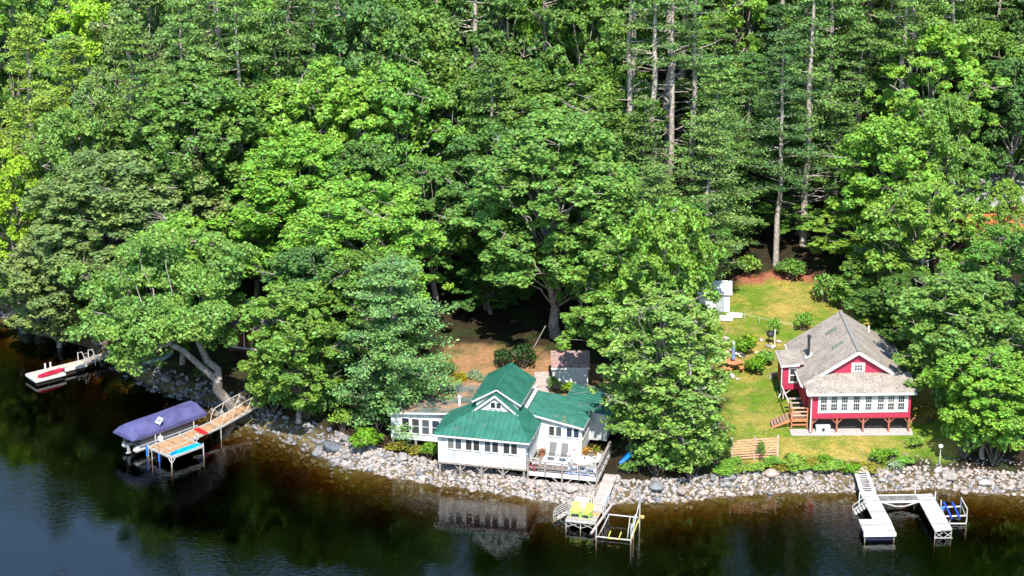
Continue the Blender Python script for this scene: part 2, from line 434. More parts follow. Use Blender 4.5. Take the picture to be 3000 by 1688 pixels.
redl = gmix(gnoise(2.2, .35, .65), (0.30, 0.07, 0.045), (0.62, 0.22, 0.14))
bedc = gmix(gnoise(2.4, .35, .65), (0.10, 0.078, 0.038), (0.31, 0.24, 0.125))
bedc = gmix(gattr('silt'), bedc, gmix(gnoise(0.5, .4, .65), (0.035, 0.028, 0.014), (0.075, 0.06, 0.025)))
col = gmix(gattr('lawn'), floor_c, grass)
col = gmix(gattr('litter'), col, litter)
col = gmix(gattr('redleaf'), col, redl)
col = gmix(gattr('bed'), col, bedc)
l.new(col, gb.inputs['Base Color'])
bp = n.new('ShaderNodeBump'); bp.inputs['Strength'].default_value = 0.9; bp.inputs['Distance'].default_value = 0.2
l.new(gnoise(5.0, .3, .7), bp.inputs['Height']); l.new(bp.outputs['Normal'], gb.inputs['Normal'])
gme.materials.append(gm)
go = bpy.data.objects.new('ground', gme); C.objects.link(go); tag(go, kind='structure')

wm = bpy.data.materials.new('lake_water'); wm.use_nodes = True
n, l = wm.node_tree.nodes, wm.node_tree.links
n.clear()
wo = n.new('ShaderNodeOutputMaterial')
tr = n.new('ShaderNodeBsdfTransparent')
gl = n.new('ShaderNodeBsdfGlossy'); gl.inputs['Roughness'].default_value = 0.02; gl.inputs['Color'].default_value = (1, 1, 1, 1)
fr = n.new('ShaderNodeFresnel'); fr.inputs['IOR'].default_value = 1.52
ms = n.new('ShaderNodeMixShader')
tc = n.new('ShaderNodeTexCoord')
mp = n.new('ShaderNodeMapping'); mp.inputs['Scale'].default_value = (1.0, 2.2, 1.0); mp.inputs['Rotation'].default_value = (0, 0, R(8))
l.new(tc.outputs['Object'], mp.inputs['Vector'])
n1 = n.new('ShaderNodeTexNoise'); n1.inputs['Scale'].default_value = 1.6; n1.inputs['Detail'].default_value = 3
n2 = n.new('ShaderNodeTexNoise'); n2.inputs['Scale'].default_value = 0.09; n2.inputs['Detail'].default_value = 3
l.new(mp.outputs[0], n1.inputs['Vector']); l.new(tc.outputs['Object'], n2.inputs['Vector'])
mr = n.new('ShaderNodeMapRange'); mr.inputs['From Min'].default_value = 0.42; mr.inputs['From Max'].default_value = 0.62
mr.inputs['To Min'].default_value = 0.02; mr.inputs['To Max'].default_value = 0.085
l.new(n2.outputs['Fac'], mr.inputs['Value'])
bp = n.new('ShaderNodeBump'); bp.inputs['Distance'].default_value = 0.35
l.new(mr.outputs['Result'], bp.inputs['Strength']); l.new(n1.outputs['Fac'], bp.inputs['Height'])
l.new(bp.outputs['Normal'], gl.inputs['Normal']); l.new(bp.outputs['Normal'], fr.inputs['Normal'])
l.new(fr.outputs[0], ms.inputs[0]); l.new(tr.outputs[0], ms.inputs[1]); l.new(gl.outputs[0], ms.inputs[2])
l.new(ms.outputs[0], wo.inputs['Surface'])
va = n.new('ShaderNodeVolumeAbsorption'); va.inputs['Color'].default_value = (0.66, 0.54, 0.19, 1); va.inputs['Density'].default_value = 2.0
l.new(va.outputs[0], wo.inputs['Volume'])
wo_ = MB().box(-880, 880, -690, 990, -9, 0).obj('lake_water', wm); tag(wo_, kind='structure')

# ------------------------------------------------------------------ trees: leaf clouds on limbs
def sph(rng, k):
    v = rng.normal(size=(k, 3)); return v / np.linalg.norm(v, axis=1, keepdims=True)
def leaves(rng, cen, rad, cnt, size, asp=0.75, up=0.5, out=0.7, jit=0.8, rzmul=None, shell=0.45):
    """leaf-sized quads in clumps: cen (k,3), rad (k,), cnt leaves each -> (n,4,3)"""
    k = len(cen); cen = np.repeat(cen, cnt, 0); rad = np.repeat(rad, cnt)
    d = sph(rng, k * cnt); r = rad * (shell + (1 - shell) * rng.random(k * cnt) ** 0.6)
    off = d * r[:, None]
    off[:, 2] *= (0.62 if rzmul is None else rzmul)
    p = cen + off
    nrm = d * out + rng.normal(size=(k * cnt, 3)) * jit; nrm[:, 2] += up
    nrm /= np.linalg.norm(nrm, axis=1, keepdims=True)
    a = np.cross(nrm, sph(rng, k * cnt)); a /= np.linalg.norm(a, axis=1, keepdims=True) + 1e-9
    b = np.cross(nrm, a)
    s = size * (0.65 + 0.7 * rng.random(k * cnt))[:, None]
    a = a * s * 0.5; b = b * s * 0.5 * asp
    # a kite with a bent tip reads less like a card than a square
    return np.stack([p - a, p - b * 1.0 - nrm * s * .08, p + a, p + b * 1.0 - nrm * s * .08], 1)
def limb(m, p, q, r0, r1, rng, sag=0.0, n=6, seg=4):
    p, q = np.array(p, float), np.array(q, float); pts, rs = [], []
    L = np.linalg.norm(q - p)
    for i in range(seg + 1):
        t = i / seg; w = p * (1 - t) + q * t
        w = w + (rng.normal(size=3) * L * 0.035 if 0 < i < seg else 0)
        w[2] += sag * L * math.sin(math.pi * t)
        pts.append(w); rs.append(r0 * (1 - t) + r1 * t)
    m.tube(pts, rs, n, cap=False); return pts
class Proto:
    def __init__(s, trunk, crown, H, W, twigs=None): s.trunk, s.crown, s.H, s.W = trunk, crown, H, W
def mb_mesh(m, name, material):
    me = bpy.data.meshes.new(name); me.from_pydata(m.v, [], m.f); me.update(); me.materials.append(material)
    me.polygons.foreach_set('use_smooth', [True] * len(me.polygons)); return me
def broad(seed, Rr=5.0, H=15.0, z0=4.0, nl=22, lr=1.75, leaf=0.31, npc=72, ncl=11, bark=None, lean=(0, 0), twig=6, open_=0.0, flat=1.0):
    rng = np.random.default_rng(seed); tm = MB()
    top = np.array([lean[0], lean[1], 0.0])
    zc, rz = (z0 + H) / 2, (H - z0) / 2
    cen = []
    for i in range(nl):                              # lobes spread over an egg, fuller towards the top
        t = (i + 0.5) / nl; z = 1 - 1.75 * t; a = i * 2.39996 + rng.random() * .6
        q = math.sqrt(max(0.05, 1 - z * z))
        f = 0.50 + 0.42 * rng.random()
        cen.append([math.cos(a) * q * Rr * f, math.sin(a) * q * Rr * f, zc + z * rz * (0.80 + .12 * rng.random())])
    cen.append([0, 0, zc + rz * .3]); cen = np.array(cen)
    sway = (cen[:, 2:3] / H) * top[None, :]
    cen = cen + sway
    base = np.array([0, 0, -0.5]); fork = np.array([lean[0] * .35, lean[1] * .35, z0 * .8 + .6])
    r0 = 0.030 * H * (0.7 + 0.1 * Rr / 5)
    limb(tm, base, fork, r0, r0 * .72, rng, n=8)
    lead = np.array([lean[0] * .8, lean[1] * .8, zc + rz * .45])
    lp = limb(tm, fork, lead, r0 * .6, r0 * .12, rng, n=7, seg=6)
    V = []
    for c in cen:
        st = lp[min(len(lp) - 1, max(0, int((c[2] - z0) / (H - z0) * 4.2)))] if c[2] > fork[2] + 1 else fork
        limb(tm, st, c, r0 * .20, r0 * .05, rng, sag=.06)
        R_ = lr * (0.60 + 0.75 * rng.random())
        k = ncl; d = sph(rng, k); d[:, 2] = np.abs(d[:, 2]) * 1.0 - 0.42 * (rng.random(k) < .6); d /= np.linalg.norm(d, axis=1, keepdims=True)
        cc = c + d * R_ * (0.72 + .3 * rng.random((k, 1))) * np.array([1.05, 1.05, .62 * flat])
        keep = rng.random(k) > open_
        cc = cc[keep]
        for q in cc[:3]: limb(tm, c, q, r0 * .07, 0.02, rng, n=4, seg=2)
        V.append(leaves(rng, cc, R_ * (0.30 + .14 * rng.random(len(cc))), npc, leaf * (.9 + .3 * rng.random()), up=1.3, jit=.55, rzmul=.55))
    for _ in range(twig):                            # bare grey twigs that stand out of the leaves
        c = cen[rng.integers(len(cen))]; d = sph(rng, 1)[0]; d[2] = abs(d[2]) * .6
        e = c + d * lr * 1.35
        limb(tm, c, e, .07, .03, rng, n=4, seg=3)
        for _k in range(3): limb(tm, c + (e - c) * (.45 + .15 * _k), e + rng.normal(size=3) * .6, .035, .015, rng, n=3, seg=2)
    return Proto(mb_mesh(tm, 'trunk', bark or M_bark), quads('crown', np.concatenate(V), L_broad), H, 2 * Rr)
def pine(seed, Rr=4.0, H=22.0, z0=6.0, step=1.0, nb=5, leaf=0.30, npc=46, dead=0, bark=None, r0=0.27, droop=0.05, taper=0.75, fill=0.72, stubs=3, flat=.24):
    rng = np.random.default_rng(seed); tm = MB()
    pts = [(rng.normal() * .10 * (i > 0), rng.normal() * .10 * (i > 0), -0.5 + (H + .5) * i / 9) for i in range(10)]
    tm.tube(pts, [r0 * (1 - i / 9.6) ** .8 + .02 for i in range(10)], 8, cap=False)
    V = []; z = z0
    while z < H - .3:
        t = (z - z0) / (H - z0); L = Rr * (1 - t) ** taper * (0.95 if t > .12 else .75) + .35
        for k in range(nb):
            if rng.random() < .16: continue
            a = k * 2 * math.pi / nb + rng.random() * 1.1 + z; Lk = L * (.55 + .6 * rng.random()); zz = z + rng.normal() * .22
            e = np.array([math.cos(a) * Lk, math.sin(a) * Lk, zz + Lk * (.14 - droop * 2 + .12 * rng.random())])
            b0 = np.array([0, 0, zz])
            limb(tm, b0, e, .035 + .008 * L, .012, rng, sag=-.04, n=4, seg=3)
            q = max(2, int(Lk * 1.5)); f = 1 - fill * (np.arange(q) + .3 * rng.random(q)) / q
            cc = b0 + (e - b0) * f[:, None] + rng.normal(size=(q, 3)) * np.array([.32, .32, .08]) * (Lk / 3 + .25)
            V.append(leaves(rng, cc, .58 + .40 * rng.random(q) + .06 * Lk, npc, leaf, asp=.45, up=1.5, out=.25, jit=.7, rzmul=flat, shell=.1))
        z += step * (.75 + .5 * rng.random()) * (1 - .35 * t)
    V.append(leaves(rng, np.array([[0, 0, H - .2], [0, 0, H - .8]]), np.array([.35, .6]), npc, leaf, asp=.4))
    for _ in range(stubs):                           # dead snags on the bare lower trunk
        zz = z0 * (.35 + .75 * rng.random()); a = rng.random() * 6.28; Lk = .8 + 2.2 * rng.random()
        e = np.array([math.cos(a) * Lk, math.sin(a) * Lk, zz + Lk * (rng.random() * .5 - .12)])
        limb(tm, (0, 0, zz), e, .06, .02, rng, n=4, seg=3)
    return Proto(mb_mesh(tm, 'trunk', bark or M_barkp), quads('crown', np.concatenate(V), L_needle), H, 2 * Rr)
PROTO = {
    'oak': [broad(11), broad(12, Rr=5.4, nl=26), broad(13, lr=1.6, nl=24), broad(14, Rr=5.2, H=14, open_=.12)],
    'big': [broad(21, Rr=7.0, H=20, z0=2.6, nl=72, lr=1.9, npc=76), broad(22, Rr=6.6, H=19, z0=3, nl=64, lr=2.0, open_=.1)],
    'ash': [broad(31, Rr=4.6, H=15, z0=.2, nl=48, lr=1.35, leaf=.28, npc=56, open_=.10, twig=22), broad(32, Rr=4.2, H=13, z0=1.5, nl=28, lr=1.3, leaf=.28, npc=54, open_=.15, twig=18)],
    'airy': [broad(91, Rr=4.5, H=15, z0=.2, nl=56, lr=1.25, leaf=.25, npc=42, open_=.22, twig=34), broad(92, Rr=4.3, H=11, z0=.2, nl=44, lr=1.2, leaf=.25, npc=42, open_=.2, twig=24)],
    'low': [broad(81, Rr=5, H=13, z0=.9, nl=36, lr=1.7), broad(82, Rr=5.2, H=14, z0=.6, nl=38, lr=1.7, npc=74), broad(83, Rr=4.8, H=12.5, z0=1, nl=34, lr=1.6)],
    'layer': [pine(41, Rr=5.0, H=12.5, z0=1.0, step=1.35, nb=8, npc=100, leaf=.27, dead=0, taper=.6, fill=.9, stubs=2, flat=.26)],
    'pine': [pine(51), pine(52, Rr=3.6, H=21, z0=5, nb=5), pine(53, Rr=4.4, H=23, z0=8, step=1.2), pine(54, Rr=3.9, H=20, z0=4, step=.9)],
    'tall': [pine(61, Rr=3.6, H=29, z0=18, step=1.35, nb=4, stubs=34, r0=.42), pine(62, Rr=3.2, H=28, z0=17, step=1.6, nb=4, stubs=30, r0=.36)],
    'snag': [pine(71, Rr=3.0, H=29, z0=7, step=2.9, nb=3, stubs=40, r0=.30, npc=34)],
}
COL = {'b': (.170, .350, .045), 'm': (.130, .262, .046), 'd': (.088, .185, .040), 'y': (.205, .350, .045), 'g': (.180, .275, .078), 'a': (.195, .335, .062),
       'n': (.25, .450, .03), 'p': (.150, .275, .060), 'q': (.115, .222, .052), 'k': (.080, .168, .046), 'f': (.140, .290, .080), 'l': (.215, .340, .046)}
NAMES = {'oak': 'oak_tree', 'big': 'oak_tree', 'ash': 'ash_tree', 'layer': 'pine_tree', 'pine': 'pine_tree', 'tall': 'pine_tree', 'snag': 'pine_tree', 'low': 'oak_tree', 'airy': 'ash_tree'}
TREES = []
trng = random.Random(5)
def tree(kind, x, y, h, w, colkey, label, group=None, i=None, rot=None, name=None, z=None):
    ps = PROTO[kind]; p = ps[(trng.randrange(len(ps)) if i is None else i % len(ps))]
    r = thing(name or NAMES[kind], label, 'tree', (x, y, gz(x, y) if z is None else z), trng.random() * 6.28 if rot is None else rot, group)
    r.scale = (w / p.W, w / p.W, h / p.H)
    t = bpy.data.objects.new('trunk', p.trunk); c = bpy.data.objects.new('crown', p.crown)
    for o in (t, c): C.objects.link(o); o.parent = r
    b = .88 + .26 * trng.random(); k = COL[colkey]
    c.color = (k[0] * b * (.9 + .2 * trng.random()), k[1] * b, k[2] * b * (.85 + .3 * trng.random()), 1)
    TREES.append((x, y, w)); return r
def T(kind, px, py, y, w, colkey, label, group=None, i=None, rot=None):
    """a tree whose top shows at photo pixel (px, py) of the 2576-wide view, standing y metres out"""
    if 300 < px < 1120 and y > 204: y = 204 + (y - 204) * .45
    p = on_y(px * 1.1646, py * 1.1646, y); h = p.z - gz(p.x, y)
    return tree(kind, p.x, y, max(4, h), w, colkey, label, group, i, rot)

T('layer', 985, 640, 178.3, 11.0, 'f', 'blue-green pine in flat layers overhanging the left end of the white cottage', i=0, rot=1.0)
T('low', 742, 712, 180.5, 9.4, 'm', 'rounded dark green oak between the gangway and the layered pine', i=1)
T('airy', 1672, 720, 172.4, 9.8, 'a', 'leafy tree full of grey twigs between the deck and the trellis', i=0)
T('airy', 1718, 905, 170.6, 7.8, 'a', 'low dense tree hanging over the rocks left of the trellis', i=1)
T('airy', 1588, 945, 173.2, 4.2, 'a', 'low bushy tree crowding the right wall of the white cottage', i=1)
T('low', 1232, 630, 199, 7.5, 'd', 'small dark tree at the back of the shaded yard')
T('low', 1685, 495, 178.0, 8.0, 'b', 'bright green tree rising behind the twiggy tree by the deck', i=2)
T('low', 1705, 745, 181, 5.2, 'm', 'small leafy tree in front of the white garden shed', i=3)
T('low', 2490, 880, 172.0, 8.0, 'b', 'bright leafy tree leaning over the rocks at the right edge of the shore', i=0)
T('low', 2420, 690, 178.8, 10.5, 'm', 'spreading green tree overhanging the right side of the red house', i=1)
T('oak', 2545, 590, 186, 9.5, 'm', 'tall broad tree behind the red house at the right edge', i=2)
T('low', 2290, 690, 189, 8.5, 'd', 'dark tree right behind the roof ridge of the red house', i=0)
T('oak', 2340, 450, 194, 10, 'y', 'yellow-green tree uphill of the red house', i=3)
T('ash', 2150, 500, 206, 8.5, 'y', 'yellowish tree at the right rear corner of the upper lawn', i=1)
T('low', 2230, 610, 198, 7, 'm', 'small tree casting its shade over the right side of the upper lawn')
T('oak', 1960, 520, 211, 8.5, 'm', 'tree at the back of the upper lawn above the red leaf litter', i=2)
T('pine', 1845, 480, 209, 7, 'q', 'slim pine left of the upper lawn behind the garden shed', i=1)
T('pine', 2040, -70, 212, 9, 'p', 'pine with green plates behind the bare pale trunk above the lawn', i=3)
T('snag', 2052, -120, 210, 7, 'p', 'tall half-dead pine with a pale bare trunk above the upper lawn', i=0, rot=2.2)
T('tall', 1655, -180, 207, 6.5, 'p', 'left one of the bare pale pine trunks beside the big oak', i=0)
T('tall', 1698, -170, 207.5, 6, 'q', 'straight pine trunk standing right of the big oak', i=1)
T('tall', 1590, -160, 209, 6.5, 'p', 'slanting pale pine trunk behind the top of the big oak', i=1, rot=4)
T('tall', 1755, -120, 210, 6, 'q', 'thin grey pine trunk in the dark gap right of the big oak', i=0, rot=3)
T('tall', 2290, -190, 212.5, 6.5, 'p', 'bare pine with dead side branches at the upper right, left of a pair', i=0, rot=5)
T('tall', 2310, -170, 213, 6.5, 'p', 'bare pine with dead side branches at the upper right, right of a pair', i=1, rot=1)
T('tall', 2525, -90, 222, 6, 'q', 'reddish thin pine trunk at the upper right corner', i=0, rot=2)
T('oak', 1690, 210, 222, 10, 'd', 'dark tree behind the bare trunks right of the big oak', i=1)
T('airy', 2528, 455, 204, 5.0, 'y', 'slender tree in front of the orange wood house at the right edge', i=1)
T('big', 1400, 300, 193, 15.5, 'm', 'broad old oak in the middle whose crown shades the back yard', i=0)
T('big', 1420, 180, 208, 15, 'm', 'tall oak behind the broad old oak in the middle', i=1)
T('low', 1540, 560, 189, 8, 'm', 'oak just right of the broad old oak, over the brown-roofed shed', i=3)
T('oak', 1225, 330, 200, 9.5, 'd', 'dark green tree left of the broad old oak')
T('big', 850, 150, 213, 14, 'b', 'tallest bright green tree left of the middle', i=1)
T('big', 750, 350, 201, 13.5, 'b', 'large bright maple in the left middle of the wood', i=0)
T('oak', 1010, 175, 208, 11, 'b', 'bright rounded tree beside the tallest bright green tree', i=1)
T('big', 930, 450, 192, 12.5, 'b', 'bright broad tree directly above the layered pine', i=1, rot=2)
T('oak', 1085, 420, 198, 9, 'm', 'mid-green tree beside the dark gap left of the old oak', i=2)
T('oak', 640, 540, 203.5, 9, 'b', 'bright tree above the dark roof hidden in the leaves', i=0)
T('low', 440, 545, 192, 9.5, 'b', 'bright green tree behind the leaning oak', i=3)
T('big', 270, 395, 201, 15, 'g', 'broad grey-green oak in the lower left of the wood', i=0)
T('low', 130, 590, 199, 10, 'g', 'grey-green tree above the far left rocks', i=1)
T('low', 45, 630, 209, 8, 'b', 'small bright tree at the water by the left edge', i=2)
T('oak', 15, 380, 207, 7, 'n', 'vivid yellow-green maple at the left edge', i=0)
T('big', 480, 165, 214, 15, 'm', 'wide rounded oak below the pines at the upper left', i=1)
T('oak', 420, 390, 203, 10, 'g', 'dull green oak below the wide rounded oak')
T('oak', 205, -10, 232, 9, 'n', 'yellow-green maple at the top left', i=1)
T('oak', 2350, 75, 212, 12, 'b', 'bright green tree below the pair of bare pines', i=2)
T('oak', 2395, 240, 203, 7.5, 'm', 'green tree in the middle of the right edge wood', i=1)
T('oak', 2240, 300, 203, 10, 'b', 'leafy tree right of the half-dead pine trunk', i=0)
T('ash', 2535, 300, 219, 7.5, 'y', 'thin yellowish tree with white branches at the right edge', i=0)
for px, py, y, kk, w, k, lb in (
    (60, 40, 216, 'pine', 9, 'l', 'pine at the upper left corner'), (180, 90, 219, 'pine', 9, 'l', 'pine right of the upper left corner'),
    (110, 240, 211, 'pine', 9.5, 'l', 'low layered pine by the left edge'), (320, 30, 221, 'pine', 9, 'p', 'pine above the forked pale trunk at the upper left'),
    (240, 180, 213, 'ash', 6, 'g', 'small tree with a forked pale trunk at the upper left'),
    (590, -60, 219, 'pine', 9.5, 'p', 'dark-trunked pine at the top left of the middle'), (690, 30, 225, 'pine', 8.5, 'q', 'pine behind the dark-trunked pine'),
    (450, -10, 226, 'pine', 9, 'p', 'pine at the top edge, left of the dark-trunked pine'), (785, -60, 227, 'tall', 7, 'q', 'thin pine trunk at the top edge above the tallest bright tree'),
    (900, -10, 226, 'oak', 11, 'd', 'dark tree at the top edge left of centre'), (1050, 40, 222, 'oak', 11, 'm', 'tree in the top middle above the bright rounded tree'),
    (1200, 50, 224, 'big', 13, 'd', 'large dark tree in the top middle'), (1335, -20, 229, 'oak', 12, 'd', 'dark oak at the top edge above the old oak'),
    (1490, 10, 226, 'oak', 11, 'm', 'tree at the top edge left of the pale trunks'), (1140, 170, 213, 'oak', 10, 'm', 'tree below the large dark tree in the top middle'),
    (1280, 160, 214, 'big', 13, 'm', 'wide tree between the tallest bright tree and the old oak'),
    (1800, 40, 219, 'pine', 8.5, 'p', 'pine in the gap right of the thin grey trunk'), (1890, 130, 215, 'pine', 8.5, 'q', 'dark pine left of the half-dead pine'),
    (1965, 10, 220, 'pine', 8, 'k', 'very dark pine at the top edge left of the half-dead pine'), (2170, 60, 216, 'pine', 8.5, 'p', 'pine with a white snag right of the half-dead pine'),
    (2110, 250, 212, 'pine', 7.5, 'q', 'shorter pine right of the half-dead trunk'), (1815, 270, 212, 'pine', 7.5, 'p', 'shorter pine in front of the dark pines'),
    (1930, 330, 213, 'oak', 9, 'd', 'dark leafy tree under the pines right of centre'), (2400, -40, 224, 'pine', 9, 'q', 'pine at the top edge right of the pair of bare pines'),
    (2470, 60, 218, 'oak', 10, 'm', 'leafy tree at the upper right'), (2560, 150, 213, 'oak', 9, 'd', 'dark tree at the right edge below the corner'),
):
    T(kk, px, py, y, w, k, lb)

# the leaning oak by the gangway: two stems out over the water
lo = thing('oak_tree', 'grey two-stemmed oak leaning out over the boat canopy', 'tree', at_ground(578 * 1.1646, 1022 * 1.1646))
rng = np.random.default_rng(3); tm = MB(); bs = np.array(lo.location)
def lp_(px, py, y): return np.array(on_y(px * 1.1646, py * 1.1646, y)) - bs
fork = lp_(548, 955, 182.6)
limb(tm, (0, 0, -.5), fork, .46, .40, rng, n=9)
endA, endB = lp_(495, 850, 183.5), lp_(430, 868, 181.5)
limb(tm, fork, endA, .36, .26, rng, n=8); limb(tm, fork - (0, 0, .2), endB, .30, .22, rng, n=8)
V = []; cl = []
for _ in range(64):
    px, py = 200 + 400 * rng.random(), 600 + 270 * rng.random()
    if py > 800 and 380 < px < 560: py -= 90
    if px < 290 and py > 840: py -= 60
    if px > 555 and py > 715: px -= 130
    cl.append(lp_(px, py, 180.5 + 9 * rng.random() + (870 - py) * .015))
cl += [lp_(px, py, 182.5) for px, py in ((330, 885), (370, 868), (300, 850), (260, 820), (520, 845), (545, 845), (345, 905))]
cl += [lp_(380 + 170 * rng.random(), 775 + 75 * rng.random(), 179.5 + 1.5 * rng.random()) for _ in range(12)]
for i, c in enumerate(cl):
    limb(tm, endA if (c[0] > endA[0] - 2 or i % 2) else endB, c, .07, .02, rng, sag=.03)
    d = sph(rng, 14); d[:, 2] = np.abs(d[:, 2]) - .35
    cc = c + d * 1.45 * np.array([1.1, 1.1, .5])
    for q in cc[:2]: limb(tm, c, q, .04, .015, rng, n=4, seg=2)
    V.append(leaves(rng, cc, .5 + .3 * rng.random(14), 46, .30, up=.8))
o1 = bpy.data.objects.new('trunk', mb_mesh(tm, 'trunk', M_bark)); o2 = bpy.data.objects.new('crown', quads('crown', np.concatenate(V), L_broad))
for o in (o1, o2): C.objects.link(o); o.parent = lo
o2.color = (.165, .310, .060, 1)
TREES.append((lo.location.x, lo.location.y, 8))

# fill of the wood behind and between
CLEAR = [gpoly([(2095, 1400), (2085, 1000), (2110, 800), (2440, 790), (2560, 900), (2720, 1000), (2860, 1300), (2800, 1400)]),
         gpoly([(1140, 1330), (1160, 1100), (1290, 1000), (1480, 935), (1660, 985), (1800, 1060), (1850, 1350)])]
frng = random.Random(11)
REGION = (('left', -999, -18), ('middle', -18, 9), ('right', 9, 999))
cnt = 0; tries = 0
while cnt < 135 and tries < 9000:
    tries += 1
    y = 178 + 88 * frng.random(); hw = y * .2126 * 1.08 + 6; x = (2 * frng.random() - 1) * hw
    d = float(shore_dist(np.array([x]), np.array([y]))[0])
    if d < 5: continue
    if 37 < x < 51 and 190 < y < 219: continue
    if -29 < x < -18 and 184 < y < 200: continue
    if any(inside(P_, np.array([x]), np.array([y]))[0] for P_ in CLEAR): continue
    if any((x - a) ** 2 + (y - b) ** 2 < (1.5 + .30 * c) ** 2 for a, b, c in TREES): continue
    zone = [r for r, a, b in REGION if a <= x < b][0]
    pinep = {'left': .55 if y > 208 else .1, 'middle': .08 if y < 216 else .4, 'right': .75 if y > 200 else .2}[zone]
    deep = 'front' if y < 205 else 'back'
    if frng.random() < pinep:
        tree('pine' if frng.random() < .7 else 'tall', x, y, (27 + 5 * frng.random()) if (y > 211 and x > -22) else 17 + 5 * frng.random(), 7.5 + 2 * frng.random(), frng.choice('pqpk' if zone == 'right' else 'plq'),
             f'pine filling the {zone} {deep} part of the wood', f'pines filling the {zone} {deep} part of the wood')
    else:
        tree('oak', x, y, (11 if y < 200 else 14 if y < 214 else 20) + 4 * frng.random(), 8 + 2.5 * frng.random(), frng.choice('mmdb' if zone != 'left' else 'mgbm'),
             f'broad-leaved tree filling the {zone} {deep} part of the wood', f'broad-leaved trees filling the {zone} {deep} part of the wood')
    cnt += 1

# the taller rows on the hillside behind
cnt = 0; tries = 0
while cnt < 52 and tries < 6000:
    tries += 1
    y = 215 + 24 * frng.random(); x = -30 + 92 * frng.random()
    if any((x - a) ** 2 + (y - b) ** 2 < 3.4 ** 2 for a, b, c in TREES): continue
    side = 'right' if x > 9 else 'middle' if x > -18 else 'left'
    if side != 'middle' or frng.random() < .5:
        tree('pine' if frng.random() < .75 else 'tall', x, y, 29 + 5 * frng.random(), 7.5 + 1.5 * frng.random(), frng.choice('pqpl'), f'tall pine in the hillside rows at the {side} top', f'tall pines in the hillside rows at the {side} top')
    else:
        tree('oak', x, y, 25 + 4 * frng.random(), 9 + 2 * frng.random(), frng.choice('mdmb'), f'tall broad-leaved tree in the hillside rows at the {side} top', f'tall broad-leaved trees in the hillside rows at the {side} top')
    cnt += 1

# ------------------------------------------------------------------ white cottage with green roofs
CO, CA = (-5.72, 170.80, -0.15), R(-13)
def window(parent, x0, x1, z0, z1, y, cols=1, rows=1, face='front', m=None, t=0.07, midrail=False):
    """a framed window on a wall plane: y is the wall plane for 'front', x for 'right' (then x0..x1 run along y)"""
    fw = t
    def P3(a, d, c): return (a, y - d, c) if face == 'front' else (y + d, a, c)
    def bx(mb, a0, a1, d0, d1, c0, c1):
        p, q = P3(a0, d0, c0), P3(a1, d1, c1)
        mb.box(min(p[0], q[0]), max(p[0], q[0]), min(p[1], q[1]), max(p[1], q[1]), c0, c1)
    f = MB()
    bx(f, x0 - fw, x1 + fw, -.02, .05, z1, z1 + fw); bx(f, x0 - fw, x1 + fw, -.02, .07, z0 - fw, z0)
    bx(f, x0 - fw, x0, -.02, .05, z0, z1); bx(f, x1, x1 + fw, -.02, .05, z0, z1)
    for i in range(1, cols):
        xx = x0 + (x1 - x0) * i / cols; bx(f, xx - .018, xx + .018, -.02, .035, z0, z1)
    for j in range(1, rows):
        zz = z0 + (z1 - z0) * j / rows; w_ = .045 if (midrail and j * 2 == rows) else .018
        bx(f, x0, x1, -.02, .037, zz - w_, zz + w_)
    fo = f.obj('window', m or M_trim, parent)
    g = MB(); bx(g, x0, x1, -.02, .012, z0, z1); g.obj('pane', M_glass, fo)
    return fo
def white_run(parent, name, segs, w, h, m=M_trim):
    b = MB()
    for p, q in segs: b.bar(p, q, w, h)
    return b.obj(name, m, parent)

ct = thing('cottage', 'white board cottage with green metal roofs on stilts above the rocks', 'cottage', CO, CA)
# main body with a low gable, porch in front, lantern storey on top
b = MB()
b.prism([(-4.9, 4, 1.5), (5.8, 4, 1.5), (5.8, 4, 4.80), (1.9, 4, 4.36), (-4.9, 4, 3.78)], (0, 5.5, 0))
b.prism([(5.802, 4, 1.4), (10.5, 4, 1.4), (10.5, 4, 3.95), (5.802, 4, 4.85)], (0, 3.2, 0))
b.box(8.35, 11.9, 7.205, 11.1, 1.5, 3.7)
b.obj('wall', M_siding, ct)
p = MB().box(0, 6.95, 0, 3.995, 1.7, 3.98).obj('porch_wall', M_siding, ct)
MB().box(-.04, 6.99, -.05, 3.9, 1.58, 1.72).obj('porch_sill', M_grey, ct)
lw = MB(); lw.prism([(2.42, 2.62, 4.0), (5.78, 2.62, 4.0), (5.78, 2.62, 6.16), (4.08, 2.62, 7.08), (2.42, 2.62, 6.16)], (0, 5.0, 0))
lw.obj('cupola_wall', M_siding, ct)
def roof(name, panels, m, parent, t=.07, sp=.42):
    q = MB()
    for poly, down in panels:
        q.slab(poly, t)
        if down: q.ribs(poly, down, sp, .13, .10)
    return q.obj(name, m, parent)
A, B_, Cc, D = (-.3, -.35, 4.08), (7.3, -.35, 4.08), (7.3, 3.98, 4.08), (-.3, 3.98, 4.08)
E_, G_, E2, G2 = (2.45, 2, 5.47), (5.7, 2, 5.47), (2.45, 3.98, 5.47), (5.7, 3.98, 5.47)
roof('porch_roof', [([A, B_, G_, E_], (0, -1, -.6)), ([B_, Cc, G2, G_], (1, 0, -.8)), ([D, A, E_, E2], (-1, 0, -.5))], M_green, ct)
white_run(ct, 'porch_fascia', [((-.3, -.33, 4.0), (7.3, -.33, 4.0)), ((7.28, -.33, 4.0), (7.28, 3.9, 4.0)), ((-.28, -.3, 4.0), (-.28, 3.9, 4.0))], .04, .15)
g = MB(); g.prism([(2.5, 2.08, 5.44), (5.65, 2.08, 5.44), (4.07, 2.08, 6.72)], (0, .5, 0)); gb_ = g.obj('gablet', M_siding, ct)
